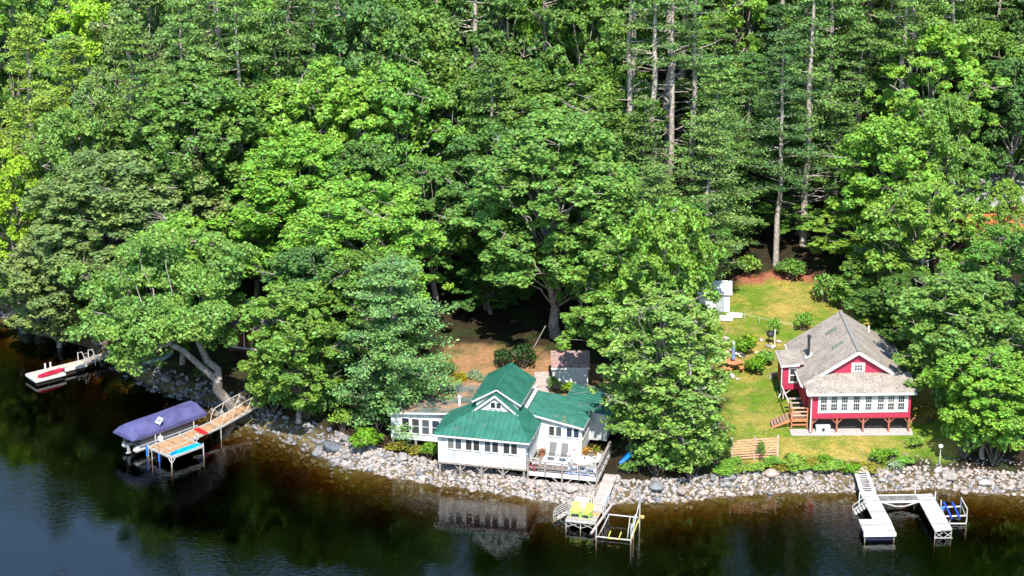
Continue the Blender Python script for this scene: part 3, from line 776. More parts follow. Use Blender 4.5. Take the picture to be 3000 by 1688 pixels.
roof('gablet_roof', [([(2.2, 1.85, 5.36), (4.07, 1.85, 6.86), (4.07, 2.615, 6.86), (2.2, 2.615, 5.36)], None), ([(4.07, 1.85, 6.86), (5.95, 1.85, 5.36), (5.95, 2.615, 5.36), (4.07, 2.615, 6.86)], None)], M_green, gb_, .05)
white_run(gb_, 'gablet_trim', [((2.24, 1.86, 5.27), (4.07, 1.86, 6.75)), ((5.91, 1.86, 5.27), (4.07, 1.86, 6.75))], .04, .15)
window(ct, 3.72, 4.05, 5.68, 6.14, 2.08); window(ct, 4.17, 4.50, 5.68, 6.14, 2.08)
L0, L1, T0, R0 = (2.12, 2.35, 6.05), (2.12, 7.85, 6.05), (4.08, 2.35, 7.22), (6.05, 2.35, 6.05)
T1, R1 = (4.08, 7.85, 7.22), (6.05, 7.85, 6.05)
roof('cupola_roof', [([L0, T0, T1, L1], (-1, 0, -.6)), ([R0, R1, T1, T0], (1, 0, -.6))], M_green, ct, sp=.36)
MB().bar((4.08, 2.33, 7.25), (4.08, 7.87, 7.25), .22, .05).obj('ridge_cap', M_green, ct)
white_run(ct, 'cupola_trim', [((2.14, 2.37, 5.93), (4.08, 2.37, 7.09)), ((6.03, 2.37, 5.93), (4.08, 2.37, 7.09)), ((6.04, 2.4, 5.93), (6.04, 7.84, 5.93)), ((2.13, 2.4, 5.93), (2.13, 7.84, 5.93))], .04, .14)
for k in range(4): window(ct, 3.1 + k * 1.12, 3.95 + k * 1.12, 5.35, 5.95, 5.78, face='right')
MB().bar((6.0, 4.0, 5.06), (6.0, 8.1, 5.06), .34, .10).obj('cupola_curb', M_trim, ct)
# side roofs
lr = MB(); LP = [(-5.1, 3.68, 3.86), (2.42, 3.68, 4.48), (2.42, 9.7, 4.56), (-5.1, 9.7, 3.94)]
lr.slab(LP, .07); lr.ribs(LP, (-1, 0, -.1), .5, .04, .035); lr.obj('left_roof', M_greenl, ct)
RP = [(5.79, 3.68, 4.98), (10.75, 3.68, 4.0), (10.75, 7.3, 4.0), (8.3, 8.6, 4.485), (5.79, 8.1, 4.98)]
rr = MB(); rr.slab(RP, .07); rr.ribs(RP, (1, 0, -.2), .5, .04, .035)
RP2 = [(8.3, 8.62, 4.40), (10.77, 7.31, 3.93), (12.2, 7.31, 3.72), (12.2, 11.4, 3.72), (8.3, 11.4, 4.40)]
rr.slab(RP2, .07); rr.ribs(RP2, (1, 0, -.2), .5, .04, .035)
rr.obj('right_roof', M_greenr, ct)
white_run(ct, 'eave_trim', [((-5.1, 3.70, 3.73), (2.3, 3.70, 4.34)), ((5.75, 3.70, 4.84), (10.75, 3.70, 3.86)), ((10.74, 3.7, 3.86), (10.74, 7.3, 3.86)), ((-5.08, 3.7, 3.74), (-5.08, 9.6, 3.82))], .04, .16)
MB().lathe((.44, 5.1, 4.15), [(.11, 0), (.11, .85), (.15, .86), (.15, 1.0), (.05, 1.06)], 12).obj('vent_pipe', M_pipe, ct)
# windows
for x0 in (.80, 2.23, 3.72, 5.21):
    for dx, w in ((0, .46), (.60, .46)): window(ct, x0 + dx, x0 + dx + w, 2.90, 3.76, 0)
for k in range(4): window(ct, -3.98 + k * .825, -3.42 + k * .825, 2.10, 3.32, 4, rows=2)
for x0 in (7.93, 9.33):
    for dx in (0, .56): window(ct, x0 + dx, x0 + dx + .40, 2.98, 3.76, 4)
for y0 in (.45, 1.55, 2.65): window(ct, y0, y0 + .75, 2.85, 3.72, 6.95, face='right')
for y0 in (4.4, 5.2, 6.1): window(ct, y0, y0 + .6, 2.7, 3.65, 10.5, face='right')
# stilts and braces
for x in (.12, 1.75, 3.45, 5.15, 6.80):
    s = MB(); w0 = gz(CO[0] + x * math.cos(CA), CO[1] + x * math.sin(CA)) - .25 - CO[2]
    s.box(x - .07, x + .07, .02, .16, w0, 1.6)
    if 1 < x < 6:
        for sx in (-1, 1): s.bar((x, .09, 1.05), (x + sx * .55, .09, 1.58), .07)
    s.obj('stilt', M_grey, ct)
for x in (-4.8, -2.9, -1.0): MB().box(x - .08, x + .08, 4.05, 4.21, .8, 1.5).obj('stilt', M_grey, ct)
MB().box(-.02, 6.9, 2.6, 2.7, .8, 1.6).box(-4.8, 10.3, 4.6, 4.7, .9, 1.5).obj('crawl_shade_sheet', M_dark, ct)  # dark sheets that paint in the shade below the floors

# deck beside the porch
dk = thing('deck', 'grey timber deck with railings on posts beside the white cottage', 'deck', CO, CA)
MB().box(7.0, 12.5, .45, 3.99, 1.30, 1.40).box(10.52, 12.5, 3.992, 5.4, 1.30, 1.398).obj('floor', M_deck, dk)
MB().box(7.0, 12.55, .36, .445, 1.08, 1.41).box(12.505, 12.58, .36, 5.4, 1.1, 1.41).obj('fascia', M_trim, dk)
for x in (7.06, 8.42, 9.76, 11.1, 12.46):
    s = MB(); main = x in (7.06, 9.76, 12.46)
    zb = gz(CO[0] + x * math.cos(CA), CO[1] + x * math.sin(CA)) - .3 - CO[2] if main else 1.1
    s.box(x - .06, x + .06, .24, .355, zb, 2.30)
    if main:
        for sx in ((1,) if x < 8 else (-1, 1) if x < 12 else (-1,)): s.bar((x, .30, .45), (x + sx * .75, .30, 1.08), .08)
    s.obj('post', M_grey, dk)
MB().box(6.98, 12.6, .20, .38, 2.305, 2.36).box(7.0, 12.5, .28, .32, 1.78, 1.86).obj('railing', M_grey, dk)
rl = MB()
for y in (1.6, 2.7, 3.9, 5.3): rl.box(12.5, 12.6, y - .05, y + .05, 1.0, 2.3)
rl.box(12.46, 12.64, .39, 5.4, 2.305, 2.36)
for z in (1.62, 1.84, 2.06): rl.box(12.53, 12.57, .39, 5.3, z, z + .12)
rl.obj('railing', M_grey, dk)
def cw(x, y, z=1.40): return (CO[0] + x * math.cos(CA) - y * math.sin(CA), CO[1] + x * math.sin(CA) + y * math.cos(CA), z + CO[2])
M_rug = mat('white_and_blue_rug', (0.72, 0.76, 0.78), 0.9, 0.04, 3.0, col2=(0.20, 0.42, 0.66), mixlo=.54, mixhi=.60)
M_rug2 = mat('blue_patterned_rug', (0.62, 0.68, 0.78), 0.9, 0.04, 4.0, col2=(0.08, 0.16, 0.42), mixlo=.48, mixhi=.54)
def rug(x, y, w, d, m, label):
    o = MB().box(-w / 2, w / 2, -d / 2, d / 2, 0, .012).obj('rug', m, None, bevel=.004)
    o.location = cw(x, y, 1.402); o.rotation_euler.z = CA; tag(o, label, 'rug')
rug(8.85, 2.85, 2.3, 1.7, M_rug, 'white rug with blue pattern under the two sling chairs')
rug(11.05, 1.35, 2.3, 1.4, M_rug2, 'dark blue and white rug under the round table')
def lounger():
    t = thing('sling_chair', '', 'chair', (0, 0, 0), CA)
    f = MB()
    for s in (-.29, .29):
        f.tube([(s, -.62, .02), (s, -.55, .40), (s, .02, .36), (s, .38, 1.15)], .035, 6)
        f.tube([(s, .10, .02), (s, -.05, .62), (s, -.45, .60)], .03, 6)
        f.tube([(s, .3, .0), (s, .12, .42)], .03, 6)
    for y, z in ((-.55, .40), (.38, 1.15)): f.tube([(-.29, y, z), (.29, y, z)], .035, 6)
    f.tube([(-.29, -.62, .03), (.29, -.62, .03)], .03, 6)
    f.obj('frame', M_trim, t)
    MB().prism([(-.25, .04, .38), (.25, .04, .38), (.25, .36, 1.11), (-.25, .36, 1.11)], (0, .03, -.01)).obj('backrest', M_grayf, t)
    MB().prism([(-.25, -.52, .40), (.25, -.52, .40), (.25, -.02, .365), (-.25, -.02, .365)], (0, 0, -.025)).obj('seat', M_grayf, t)
    return t
lg = lounger(); lg.location = cw(8.38, 3.10, 1.414); lg['label'] = 'left one of two white-framed grey sling chairs on the deck'; lg['group'] = 'sling chairs on the deck'
lg.scale = (1.1, 1.1, 1.1)
dup(lg, cw(9.32, 3.08, 1.414), CA, 'right one of two white-framed grey sling chairs on the deck')
tb = thing('patio_table', 'round white patio table with a small pot on the deck', 'table', cw(11.1, 1.75, 1.402), CA)
MB().lathe((0, 0, .70), [(.80, 0), (.84, .02), (.84, .04), (.80, .06), (.1, .065)], 28).obj('tabletop', M_trim, tb, smooth=False)
lgm = MB().tube([(0, 0, .02), (0, 0, .70)], .05, 8)
for k in range(4): a = k * math.pi / 2 + .7; lgm.tube([(0, 0, .12), (.42 * math.cos(a), .42 * math.sin(a), .02)], .03, 6)
lgm.obj('pedestal', M_trim, tb)
o = MB().lathe((0, 0, 0), [(.05, 0), (.08, .10), (.075, .12), (.04, .16)], 10).obj('table_pot', M_black, None); o.location = cw(11.15, 2.0, 2.168); tag(o, 'small dark pot on the round white table', 'pot')
def armchair():
    t = thing('patio_chair', '', 'chair', (0, 0, 0))
    MB().box(-.25, .25, -.24, .22, .40, .45).obj('seat', M_trim, t, bevel=.015)
    MB().prism([(-.26, .20, .46), (.26, .20, .46), (.24, .34, .95), (-.24, .34, .95)], (0, .045, .01)).obj('backrest', M_trim, t, bevel=.015)
    for sx in (-1, 1):
        MB().bar((sx * .29, -.22, .64), (sx * .29, .24, .68), .07, .035).obj('armrest', M_trim, t)
        for sy in (-.2, .2): MB().bar((sx * .25, sy, .64 if sy < 0 else .42), (sx * .28, sy * 1.2, 0), .055).obj('leg', M_trim, t)
    return t
ch = armchair(); GRP = 'white chairs around the round table'
ch.location = cw(10.35, 2.45, 1.402); ch.rotation_euler.z = CA + R(38); ch['label'] = 'white patio chair at the back left of the round table'; ch['group'] = GRP
dup(ch, cw(11.95, 2.5, 1.402), CA + R(-42), 'white patio chair at the back right of the round table', GRP)
dup(ch, cw(10.45, 1.0, 1.414), CA + R(140), 'white patio chair at the front left of the round table', GRP)
dup(ch, cw(11.75, .98, 1.414), CA + R(-140), 'white patio chair at the front right of the round table', GRP)
c5 = dup(ch, cw(7.45, 1.15, 1.402), CA + R(100), 'lone white chair against the porch side wall on the deck'); del c5['group']

# pots and flowers: a pot with its own leaf cloud
def petals(name, m, cen, rad, cnt, size, seed, parent=None, rz=.8, asp=.75, up=.5):
    rng = np.random.default_rng(seed)
    o = bpy.data.objects.new(name, quads(name, leaves(rng, np.array(cen, float), np.array(rad, float), cnt, size, asp=asp, up=up, rzmul=rz, shell=.2), m))
    C.objects.link(o)
    if parent: o.parent = parent
    return o
def flower_mat(name, col): return mat(name, col, .6, .25, 9.0)
def potted(loc, label, colour, leafcol, seed, r=.16, spread=.28, pot=M_terra, hanging=False):
    t = thing('flower_pot', label, 'flower pot', loc)
    MB().lathe((0, 0, 0), [(r * .7, 0), (r, r * 1.5), (r * 1.1, r * 1.55), (r * .95, r * 1.5)], 14).obj('pot', pot, t)
    f = petals('leaves', L_broad, [(0, 0, r * 1.6), (.08, .03, r * 1.9)], [spread, spread * .8], 60, .12, seed, t); f.color = (*leafcol, 1)
    bl = petals('blooms', flower_mat('bloom_' + label.split()[0], colour), [(0, -.03, r * 2.1), (-.08, 0, r * 1.8)], [spread * 1.05, spread], 40, .10, seed + 1, t); bl['kind'] = 'stuff'
    return t
potted(cw(7.55, .55, 1.402), 'pink flowers in a pot behind the front deck railing', (.75, .05, .22), (.05, .13, .02), 101, .20, .36, M_black)
potted(cw(7.45, 3.5, 1.402), 'dark red flowers in a planter at the corner of porch and deck', (.30, .06, .04), (.06, .14, .02), 105, .2, .32, M_terra)
potted(cw(10.75, 4.6, 1.40), 'orange lilies in a pot at the right corner of the cottage', (.80, .30, .03), (.20, .22, .02), 109, .2, .5)
potted(cw(11.6, 4.7, 1.40), 'yellow-green plant in a pot at the back of the deck', (.55, .42, .02), (.16, .24, .02), 113, .2, .45)
rg = thing('swim_ring', 'pink and white swim ring leaning on the cottage wall', 'swim ring', cw(10.0, 3.70, 1.43), CA)
q = MB(); pts = [(.24 * math.cos(a), .10 * math.sin(a), .30 + .26 * math.sin(a)) for a in [2 * math.pi * k / 18 for k in range(19)]]
q.tube(pts, .075, 8, cap=False); q.obj('tube', mat('pink_vinyl', (.62, .16, .16), .4, .1, 3, col2=(.80, .70, .68), mixlo=.5, mixhi=.52), rg, smooth=True)

# brown-roofed shed behind the cottage
sp = at_ground(1624, 1135); SHX, SHY, SHZ = 3.35, 183.3, 1.85
sh = thing('garden_shed', 'white shed with a weathered brown shingle roof behind the cottage', 'shed', (SHX, SHY, SHZ), R(1))
MB().box(0, 2.9, 0, 2.9, -.4, 2.3).obj('wall', M_white, sh)
w_ = MB(); w_.slab([(-.15, -.2, 2.62), (3.05, -.2, 2.62), (3.05, 1.45, 3.42), (-.15, 1.45, 3.42)], .07); w_.slab([(-.15, 1.45, 3.42), (3.05, 1.45, 3.42), (3.05, 3.1, 2.62), (-.15, 3.1, 2.62)], .07)
w_.obj('roof', M_brown, sh)
g = MB(); g.prism([(0, .01, 2.3), (0, 2.89, 2.3), (0, 1.45, 3.33)], (2.9, 0, 0)); g.obj('gable', M_white, sh)
white_run(sh, 'eave_trim', [((-.15, -.19, 2.46), (3.05, -.19, 2.46))], .04, .18)
# guy wire
gw = MB(); p0, p1 = at_ground(1535, 1072), on_y(1598, 955, 187.5); gw.tube([p0, p1], .045, 6); o = gw.obj('guy_pole', M_grey); tag(o, 'thin slanting grey pole behind the cottage lantern roof', 'pole')
# paved patch between shed and cottage
pv = MB(); pp = [at_ground(*q) for q in ((1565, 1092), (1612, 1090), (1608, 1160), (1572, 1162))]
pv.prism([(v.x, v.y, v.z - .1) for v in pp], (0, 0, .16)); o = pv.obj('paved_patch', M_pale); tag(o, kind='structure')

# ------------------------------------------------------------------ red house
RO, RA = (23.7, 175.6, 0.0), R(2)
def rw(x, y, z=0.0): return (RO[0] + x * math.cos(RA) - y * math.sin(RA), RO[1] + x * math.sin(RA) + y * math.cos(RA), z)
rh = thing('red_house', 'red lap-sided house with grey shingle roof and a long white window porch', 'house', RO, RA)
MB().box(-.2, 8.0, 2.4, 10.9, 3.0, 5.12).prism([(-.2, 2.4, 5.12), (8.0, 2.4, 5.12), (3.9, 2.4, 7.72)], (0, 8.5, 0)).obj('wall', M_red, rh)
MB().box(0, 7.85, 0, 2.395, 3.16, 5.2).obj('porch_wall', M_red, rh)
MB().box(-.02, 7.87, -.03, 2.3, 3.06, 3.17).obj('porch_sill', mat('dark_red_trim', (.30, .03, .04), .6), rh)
def rz(x): return 7.95 - .64 * abs(x - 3.9)
q = MB()
for s in (-1, 1):
    e = 3.9 + s * 4.5
    q.slab([(e, 2.05, rz(e)), (3.9, 2.05, rz(3.9)), (3.9, 11.2, rz(3.9)), (e, 11.2, rz(e))] if s < 0 else [(3.9, 2.05, rz(3.9)), (e, 2.05, rz(e)), (e, 11.2, rz(e)), (3.9, 11.2, rz(3.9))], .12)
rf = q.obj('roof', M_shing, rh)
MB().bar((3.9, 2.04, 7.97), (3.9, 11.22, 7.97), .28, .04).obj('ridge_cap', mat('ridge_shingle', (.22, .205, .19), .9, .3, 9), rf)
q = MB(); q.slab([(-.45, -.38, 5.36), (8.2, -.38, 5.36), (8.2, 2.39, 5.98), (.42, 2.39, 5.98), (.42, 2.03, 5.92), (-.42, .2, 5.49)], .08)
q.slab([(-.45, .1, 5.33), (.42, .1, 5.33), (.42, 2.3, 5.36), (-.45, 2.3, 5.26)], .05)
q.obj('porch_roof', M_shing, rh)
white_run(rh, 'rake_trim', [((-.55, 2.04, rz(-.55) - .15), (3.9, 2.04, rz(3.9) - .15)), ((8.35, 2.04, rz(8.35) - .15), (3.9, 2.04, rz(3.9) - .15))], .05, .24)
white_run(rh, 'porch_eave', [((-.45, -.40, 5.26), (8.2, -.40, 5.26)), ((-.46, -.38, 5.27), (-.46, .2, 5.40))], .10, .16)
white_run(rh, 'eave_gutter', [((-.62, 2.1, 5.02), (-.62, 11.1, 5.02)), ((8.42, 2.1, 5.02), (8.42, 11.1, 5.02))], .10, .12)
dn = MB(); dn.tube([(-.40, -.40, 5.2), (-.08, -.12, 4.95), (-.08, -.12, 2.0)], .055, 8); dn.obj('downspout', M_pipe, rh)
dn = MB(); dn.tube([(-1.72, 5.05, 5.5), (-1.70, 5.1, 3.2), (-1.95, 4.8, 2.9)], .05, 8); dn.obj('downspout', M_pipe, rh)
# porch windows: one white band with eight double sashes
MB().box(.47, 7.62, -.045, .02, 3.56, 5.05).obj('window_band', M_trim, rh)
for u in (1140, 1238, 1335, 1448, 1560, 1675, 1772, 1868):
    x0 = (u - 1060) / 840 * 7.1; f = MB(); x1 = x0 + .47
    for z0, z1 in ((3.80, 4.34), (4.42, 4.95)):
        f.box(x0 - .04, x0, -.09, -.04, z0 - .04, z1 + .04).box(x1, x1 + .04, -.09, -.04, z0 - .04, z1 + .04)
        f.box(x0, x1, -.09, -.04, z1, z1 + .04).box(x0, x1, -.09, -.04, z0 - .04, z0)
        for k in (1, 2): f.box(x0 + .47 * k / 3 - .011, x0 + .47 * k / 3 + .011, -.072, -.05, z0, z1)
        f.box(x0, x1, -.071, -.05, (z0 + z1) / 2 - .011, (z0 + z1) / 2 + .011)
    w_ = f.obj('window', M_trim, rh)
    for z0, z1 in ((3.80, 4.34), (4.42, 4.95)): MB().box(x0, x1, -.06, -.045, z0, z1).obj('pane', M_glass, w_)
MB().box(3.42, 4.50, 2.33, 2.41, 6.02, 6.84).obj('gable_window_surround', M_trim, rh)
window(rh, 3.66, 4.26, 6.20, 6.66, 2.33, cols=3, rows=2, t=.04)
# little bay on the left side
by = MB(); by.box(-1.6, -.21, 5.2, 8.0, 3.45, 5.62); bo = by.obj('bay', M_red, rh)
q = MB(); q.slab([(-1.8, 4.95, 5.68), (.1, 4.95, 5.80), (.1, 8.2, 5.80), (-1.8, 8.2, 5.68)], .10); q.obj('bay_roof', M_shing, bo)
white_run(bo, 'bay_trim', [((-1.8, 4.93, 5.56), (-.3, 4.93, 5.66)), ((-1.82, 4.95, 5.56), (-1.82, 8.2, 5.56))], .05, .16)
window(bo, -1.02, -.50, 4.15, 5.25, 5.2, rows=2, t=.12, midrail=True)
MB().bar((-1.5, 5.3, 2.6), (-1.5, 5.3, 3.45), .11).bar((-1.5, 5.3, 2.9), (-.9, 5.3, 3.43), .08).obj('bay_brace', M_pale, bo)
# roof fittings
ck = MB(); ck.lathe((.62, 6.5, 5.7), [(.11, 0), (.11, 1.75), (.17, 1.76), (.17, 1.92), (.05, 1.98)], 12); ck.obj('stove_pipe', M_black, rh)
MB().prism([(.35, 6.2, rz(.35) + .01), (.95, 6.2, rz(.95) + .01), (.95, 6.75, rz(.95) + .01), (.35, 6.75, rz(.35) + .01)], (0, 0, .03)).obj('flashing', M_trim, rh)
for y in (8.3, 5.1): MB().bar((2.3, y, rz(2.3) + .09), (3.15, y, rz(3.15) + .09), .2, .16).obj('roof_vent', mat('green_vent_metal', (.14, .17, .13), .5), rh)
MB().lathe((6.1, 9.9, 6.3), [(.08, 0), (.08, .75), (.02, .8)], 10).obj('vent_pipe', M_pipe, rh)
# piers under porch and house
for x in (.05, 2.05, 4.15, 6.2, 7.8):
    s = MB(); s.box(x - .07, x + .07, .02, .16, 1.8, 3.08)
    for sx in ((1,) if x < 1 else (-1, 1)): s.bar((x, .09, 2.58), (x + sx * .48, .09, 3.06), .07)
    s.obj('pier', mat('red_brown_post', (.34, .12, .08), .8), rh)
MB().box(.1, 7.8, .7, .8, 1.8, 3.1).box(-.15, -.05, 2.1, 10.8, 1.9, 3.0).obj('crawl_shade_sheet', M_dark, rh)  # near-black panels added to stand for the shade under porch and house
# landing and stairs
st = thing('entry_stairs', 'orange wood landing with railings and brown steps on the left of the red house', 'stairs', RO, RA)
MB().box(-1.52, -.16, .72, 2.05, 2.68, 2.76).obj('landing', mat('brown_landing', (.34, .17, .11), .75, .2, 4, planks=(0, .14)), st)
fr_ = MB().box(-1.52, -.16, .66, .715, 2.55, 2.77).box(-1.52, -.16, .66, .715, 2.22, 2.34)
for x in (-1.46, -.22): fr_.box(x - .05, x + .05, .66, .76, 2.0, 3.72)
MB().box(-1.5, -1.42, 1.96, 2.06, 2.0, 3.7).obj('post', M_cedar, st)
fr_.obj('frame', M_cedar, st)
rl = MB()
for z in (3.02, 3.34, 3.66): rl.box(-1.40, -.28, .68, .72, z, z + .10)
for z in (3.34, 3.66): rl.box(-1.49, -1.44, .78, 1.94, z, z + .08)
rl.obj('railing', mat('pale_orange_rail', (.62, .36, .26), .7), st)
for k in range(6):
    x = -1.62 - k * .235; z = 2.66 - k * .105
    MB().box(x - .20, x, .95, 2.1, z - .05, z).obj('tread', M_tread, st)
MB().prism([(-1.53, .9, 2.66), (-3.05, .9, 2.0), (-3.05, .9, 1.86), (-1.53, .9, 2.42)], (0, .045, 0)).obj('stringer', M_cedar, st)
MB().prism([(-1.53, 2.105, 2.66), (-3.05, 2.105, 2.0), (-3.05, 2.105, 1.86), (-1.53, 2.105, 2.42)], (0, .045, 0)).obj('stringer', M_cedar, st)
for k in range(3): MB().box(-1.42, -.3, 2.5 + k * .55, 2.75 + k * .55, 2.9 + k * .17, 2.96 + k * .17).obj('tread', M_pale, st)
hr = MB()
hr.tube([(-1.56, 2.1, 3.70), (-1.70, 4.9, 3.9)], .05, 6); hr.obj('handrail', M_trim, st)
ac = thing('storage_box', 'white storage box with a dark latch tucked under the red house porch', 'box', rw(1.0, .35, gz(*rw(1.0, .35)[:2])), RA)
MB().box(-.55, .55, -.3, .3, .05, .52).obj('body', M_trim, ac, bevel=.03); MB().box(-.58, .58, -.33, .33, .521, .58).obj('lid', M_trim, ac, bevel=.02); MB().box(-.11, .11, -.325, -.302, .18, .45).obj('latch', M_black, ac)
sb = MB()
pts = [rw(x, y)[:2] for x, y in ((-1.6, -.35), (8.1, -.42), (8.1, .6), (-1.6, .75))]
sb.prism([(a, b_, gz(a, b_) + .03) for a, b_ in pts], (0, 0, .05)); o = sb.obj('gravel_strip', mat('white_gravel', (.36, .33, .31), .95, .4, 18, bump=.6)); tag(o, kind='structure')
bx_ = thing('step_stool', 'brown bench with a white side beside the bay of the red house', 'bench', at_ground(2270, 1108), R(25))
MB().box(-.45, .45, -.22, .22, .36, .42).obj('seat', M_tread, bx_)
for sx in (-1, 1): MB().box(sx * .4 - .05, sx * .4 + .05, -.2, .2, 0, .36).obj('leg', M_trim, bx_)

# ------------------------------------------------------------------ yard of the red house
ws = thing('garden_shed', 'white garden shed with a white roof at the left of the upper lawn', 'shed', at_ground(2137, 914), R(-4))
MB().box(-2.7, 0, 0, 2.5, -.3, 1.75).prism([(0, 0, 1.75), (0, 2.5, 1.75), (0, 1.25, 2.35)], (-2.7, 0, 0)).obj('wall', M_white, ws)
q = MB(); q.slab([(-2.85, -.2, 1.66), (.18, -.2, 1.66), (.18, 1.25, 2.46), (-2.85, 1.25, 2.46)], .05); q.slab([(-2.85, 1.25, 2.46), (.18, 1.25, 2.46), (.18, 2.7, 1.66), (-2.85, 2.7, 1.66)], .05); q.obj('roof', mat('white_metal_roof', (.78, .78, .78), .4, .04, 3), ws)
MB().box(-1.2, -.45, -.03, -.005, 0, 1.55).obj('door', mat('grey_door', (.35, .37, .38), .6), ws)
for k, (px, py, s, lb) in enumerate(((2152, 926, .75, 'flat white stone slab at the corner of the white garden shed'), (2120, 935, .9, 'broad white doorstep slab before the white garden shed'))):
    v = at_ground(px, py); o = MB().prism([(-s, -.5, 0), (s * .8, -.55, 0), (s, .35, 0), (-.2, .6, 0), (-s * .9, .3, 0)], (0, 0, .16)).obj('stone_slab', mat('white_stone', (.62, .57, .55), .8, .15, 4), bevel=.03)
    o.location = v; tag(o, lb, 'stone slab')
pt = thing('picnic_table', 'round orange-brown picnic table with attached benches beside the shrubs', 'picnic table', at_ground(2147, 1083), R(10))
MB().lathe((0, 0, .68), [(.72, 0), (.74, .06), (.70, .065)], 8).obj('tabletop', M_cedar, pt)
for k in range(4):
    a0 = k * math.pi / 2 + .35; a1 = a0 + .9; r0, r1 = .92, 1.22
    MB().prism([(r0 * math.cos(a0), r0 * math.sin(a0), .40), (r1 * math.cos(a0), r1 * math.sin(a0), .40), (r1 * math.cos(a1), r1 * math.sin(a1), .40), (r0 * math.cos(a1), r0 * math.sin(a1), .40)], (0, 0, .06)).obj('bench', M_cedar, pt)
    am = (a0 + a1) / 2; MB().bar((0, 0, .5), (1.1 * math.cos(am), 1.1 * math.sin(am), .36), .08).bar((.95 * math.cos(am), .95 * math.sin(am), .38), (1.0 * math.cos(am), 1.0 * math.sin(am), -.05), .09).obj('leg', M_cedar, pt)
MB().tube([(0, 0, -.05), (0, 0, .68)], .07, 8).obj('post', M_cedar, pt)
um = thing('parasol', 'closed blue and white parasol standing in the round picnic table', 'parasol', at_ground(2147, 1083), 0)
MB().tube([(0, 0, .0), (0, 0, 2.6)], .025, 8).obj('pole', M_trim, um)
MB().lathe((0, 0, .95), [(.17, 0), (.19, .1), (.15, .6), (.12, 1.1), (.04, 1.3)], 10).obj('canopy', mat('blue_grey_canvas', (.17, .22, .38), .8, .1, 3), um)
MB().lathe((0, 0, 2.26), [(.14, -.12), (.13, .1), (.05, .28), (.02, .36)], 10).obj('cap', M_trim, um)
gr = thing('grill', 'black kettle grill beside a white post behind the shrubs', 'grill', at_ground(2256, 1008))
MB().lathe((0, 0, .62), [(.08, 0), (.28, .12), (.32, .26), (.29, .38), (.12, .52), (.03, .54)], 14).obj('bowl', M_black, gr, smooth=True)
for k in range(3): a = k * 2.1; MB().tube([(.2 * math.cos(a), .2 * math.sin(a), .7), (.34 * math.cos(a), .34 * math.sin(a), 0)], .022, 6).obj('leg', M_black, gr)
o = MB().tube([(0, 0, -.1), (0, 0, 1.35)], .06, 8).lathe((0, 0, 1.35), [(.09, 0), (.09, .05), (.01, .1)], 8).obj('garden_post', M_trim); o.location = at_ground(2269, 1012); tag(o, 'white post standing just right of the black grill', 'post')
# low string fence across the lawn
fl = [at_ground(*q) for q in ((2180, 934), (2225, 946), (2275, 957), (2322, 964))]
sf = thing('string_fence', 'low white string fence across the lawn left of the red house', 'fence', fl[0])
for v in fl: MB().tube([v - fl[0] - Vector((0, 0, .1)), v - fl[0] + Vector((0, 0, .5))], .018, 6).obj('post', M_trim, sf)
q = MB()
q.tube([v - fl[0] + Vector((0, 0, .48)) for v in fl], .012, 5)
q.obj('string', M_trim, sf)
# trellis by the shore
tp = [at_ground(2143, 1352), at_ground(2209, 1347), at_ground(2277, 1344)]
tl = thing('trellis', 'slatted orange wood trellis screen at the edge of the lawn above the rocks', 'trellis', tp[0])
for v in tp: d_ = v - tp[0]; MB().box(d_.x - .06, d_.x + .06, d_.y - .06, d_.y + .06, d_.z - .3, d_.z + 2.0).obj('post', M_pale, tl)
sl = MB()
for k in range(8):
    z = .25 + k * .215
    a_, b2, c_ = tp[0] - tp[0], tp[1] - tp[0], tp[2] - tp[0]
    off = Vector((0, -.075, z))
    sl.bar(a_ + off + Vector((.35 * (k > 6), 0, 0)), b2 + off, .03, .11)
    sl.bar(b2 + off, c_ + off, .03, .11)
sl.obj('slats', mat('salmon_slats', (.66, .33, .22), .75, .15, 5), tl)
bp_ = thing('lamp_post', 'small white globe lamp on a thin post at the right of the lawn', 'lamp post', at_ground(2753, 1356))
MB().tube([(0, 0, -.1), (0, 0, 1.25)], .03, 8).obj('pole', M_trim, bp_); MB().lathe((0, 0, 1.22), [(.06, 0), (.17, .08), (.20, .2), (.15, .32), (.03, .38)], 12).obj('globe', M_trim, bp_, smooth=True)

# ------------------------------------------------------------------ buildings half hidden in the trees
hv = Vector((-24.6, 193.6, 0)); hv.z = gz(hv.x, hv.y)
hh = thing('cabin', 'dark-roofed cabin with white window posts hidden behind the leaning oak', 'cabin', hv, R(-20))
MB().box(0, 4.2, 0, 4.5, -.3, 2.6).obj('wall', mat('dark_red_brown_wall', (.07, .025, .02), .8), hh)
q = MB(); q.slab([(-.4, -.5, 2.5), (4.6, -.5, 2.5), (4.6, 2.25, 4.0), (-.4, 2.25, 4.0)], .12); q.slab([(-.4, 2.25, 4.0), (4.6, 2.25, 4.0), (4.6, 5, 2.5), (-.4, 5, 2.5)], .12); q.obj('roof', mat('dark_slate_shingles', (.12, .11, .13), .9, .4, 6, third=((.32, .28, .27), .9, .55, .7)), hh)
for x in (.15, .95, 1.7, 2.5, 3.3): MB().box(x - .05, x + .05, -.08, .0, .5, 2.4).obj('window_post', M_trim, hh)
MB().box(.1, 3.4, -.09, .01, .42, .52).obj('window_sill', M_trim, hh)
ov = on_y(2872, 690, 211.0); ov.z = gz(ov.x, ov.y)
oh = thing('house', 'orange wood-walled house with a flat pale roof edge in the right-edge trees', 'house', ov, R(6))
MB().box(-1.5, 5.5, 0, 5, -.6, 3.4).obj('wall', mat('bright_orange_wood', (.58, .20, .06), .7, .25, 3), oh)
q = MB(); q.slab([(-2, -.6, 3.5), (6, -.6, 3.5), (6, 5.6, 4.7), (-2, 5.6, 4.7)], .15); q.obj('roof', mat('grey_green_roof', (.25, .27, .24), .8), oh)
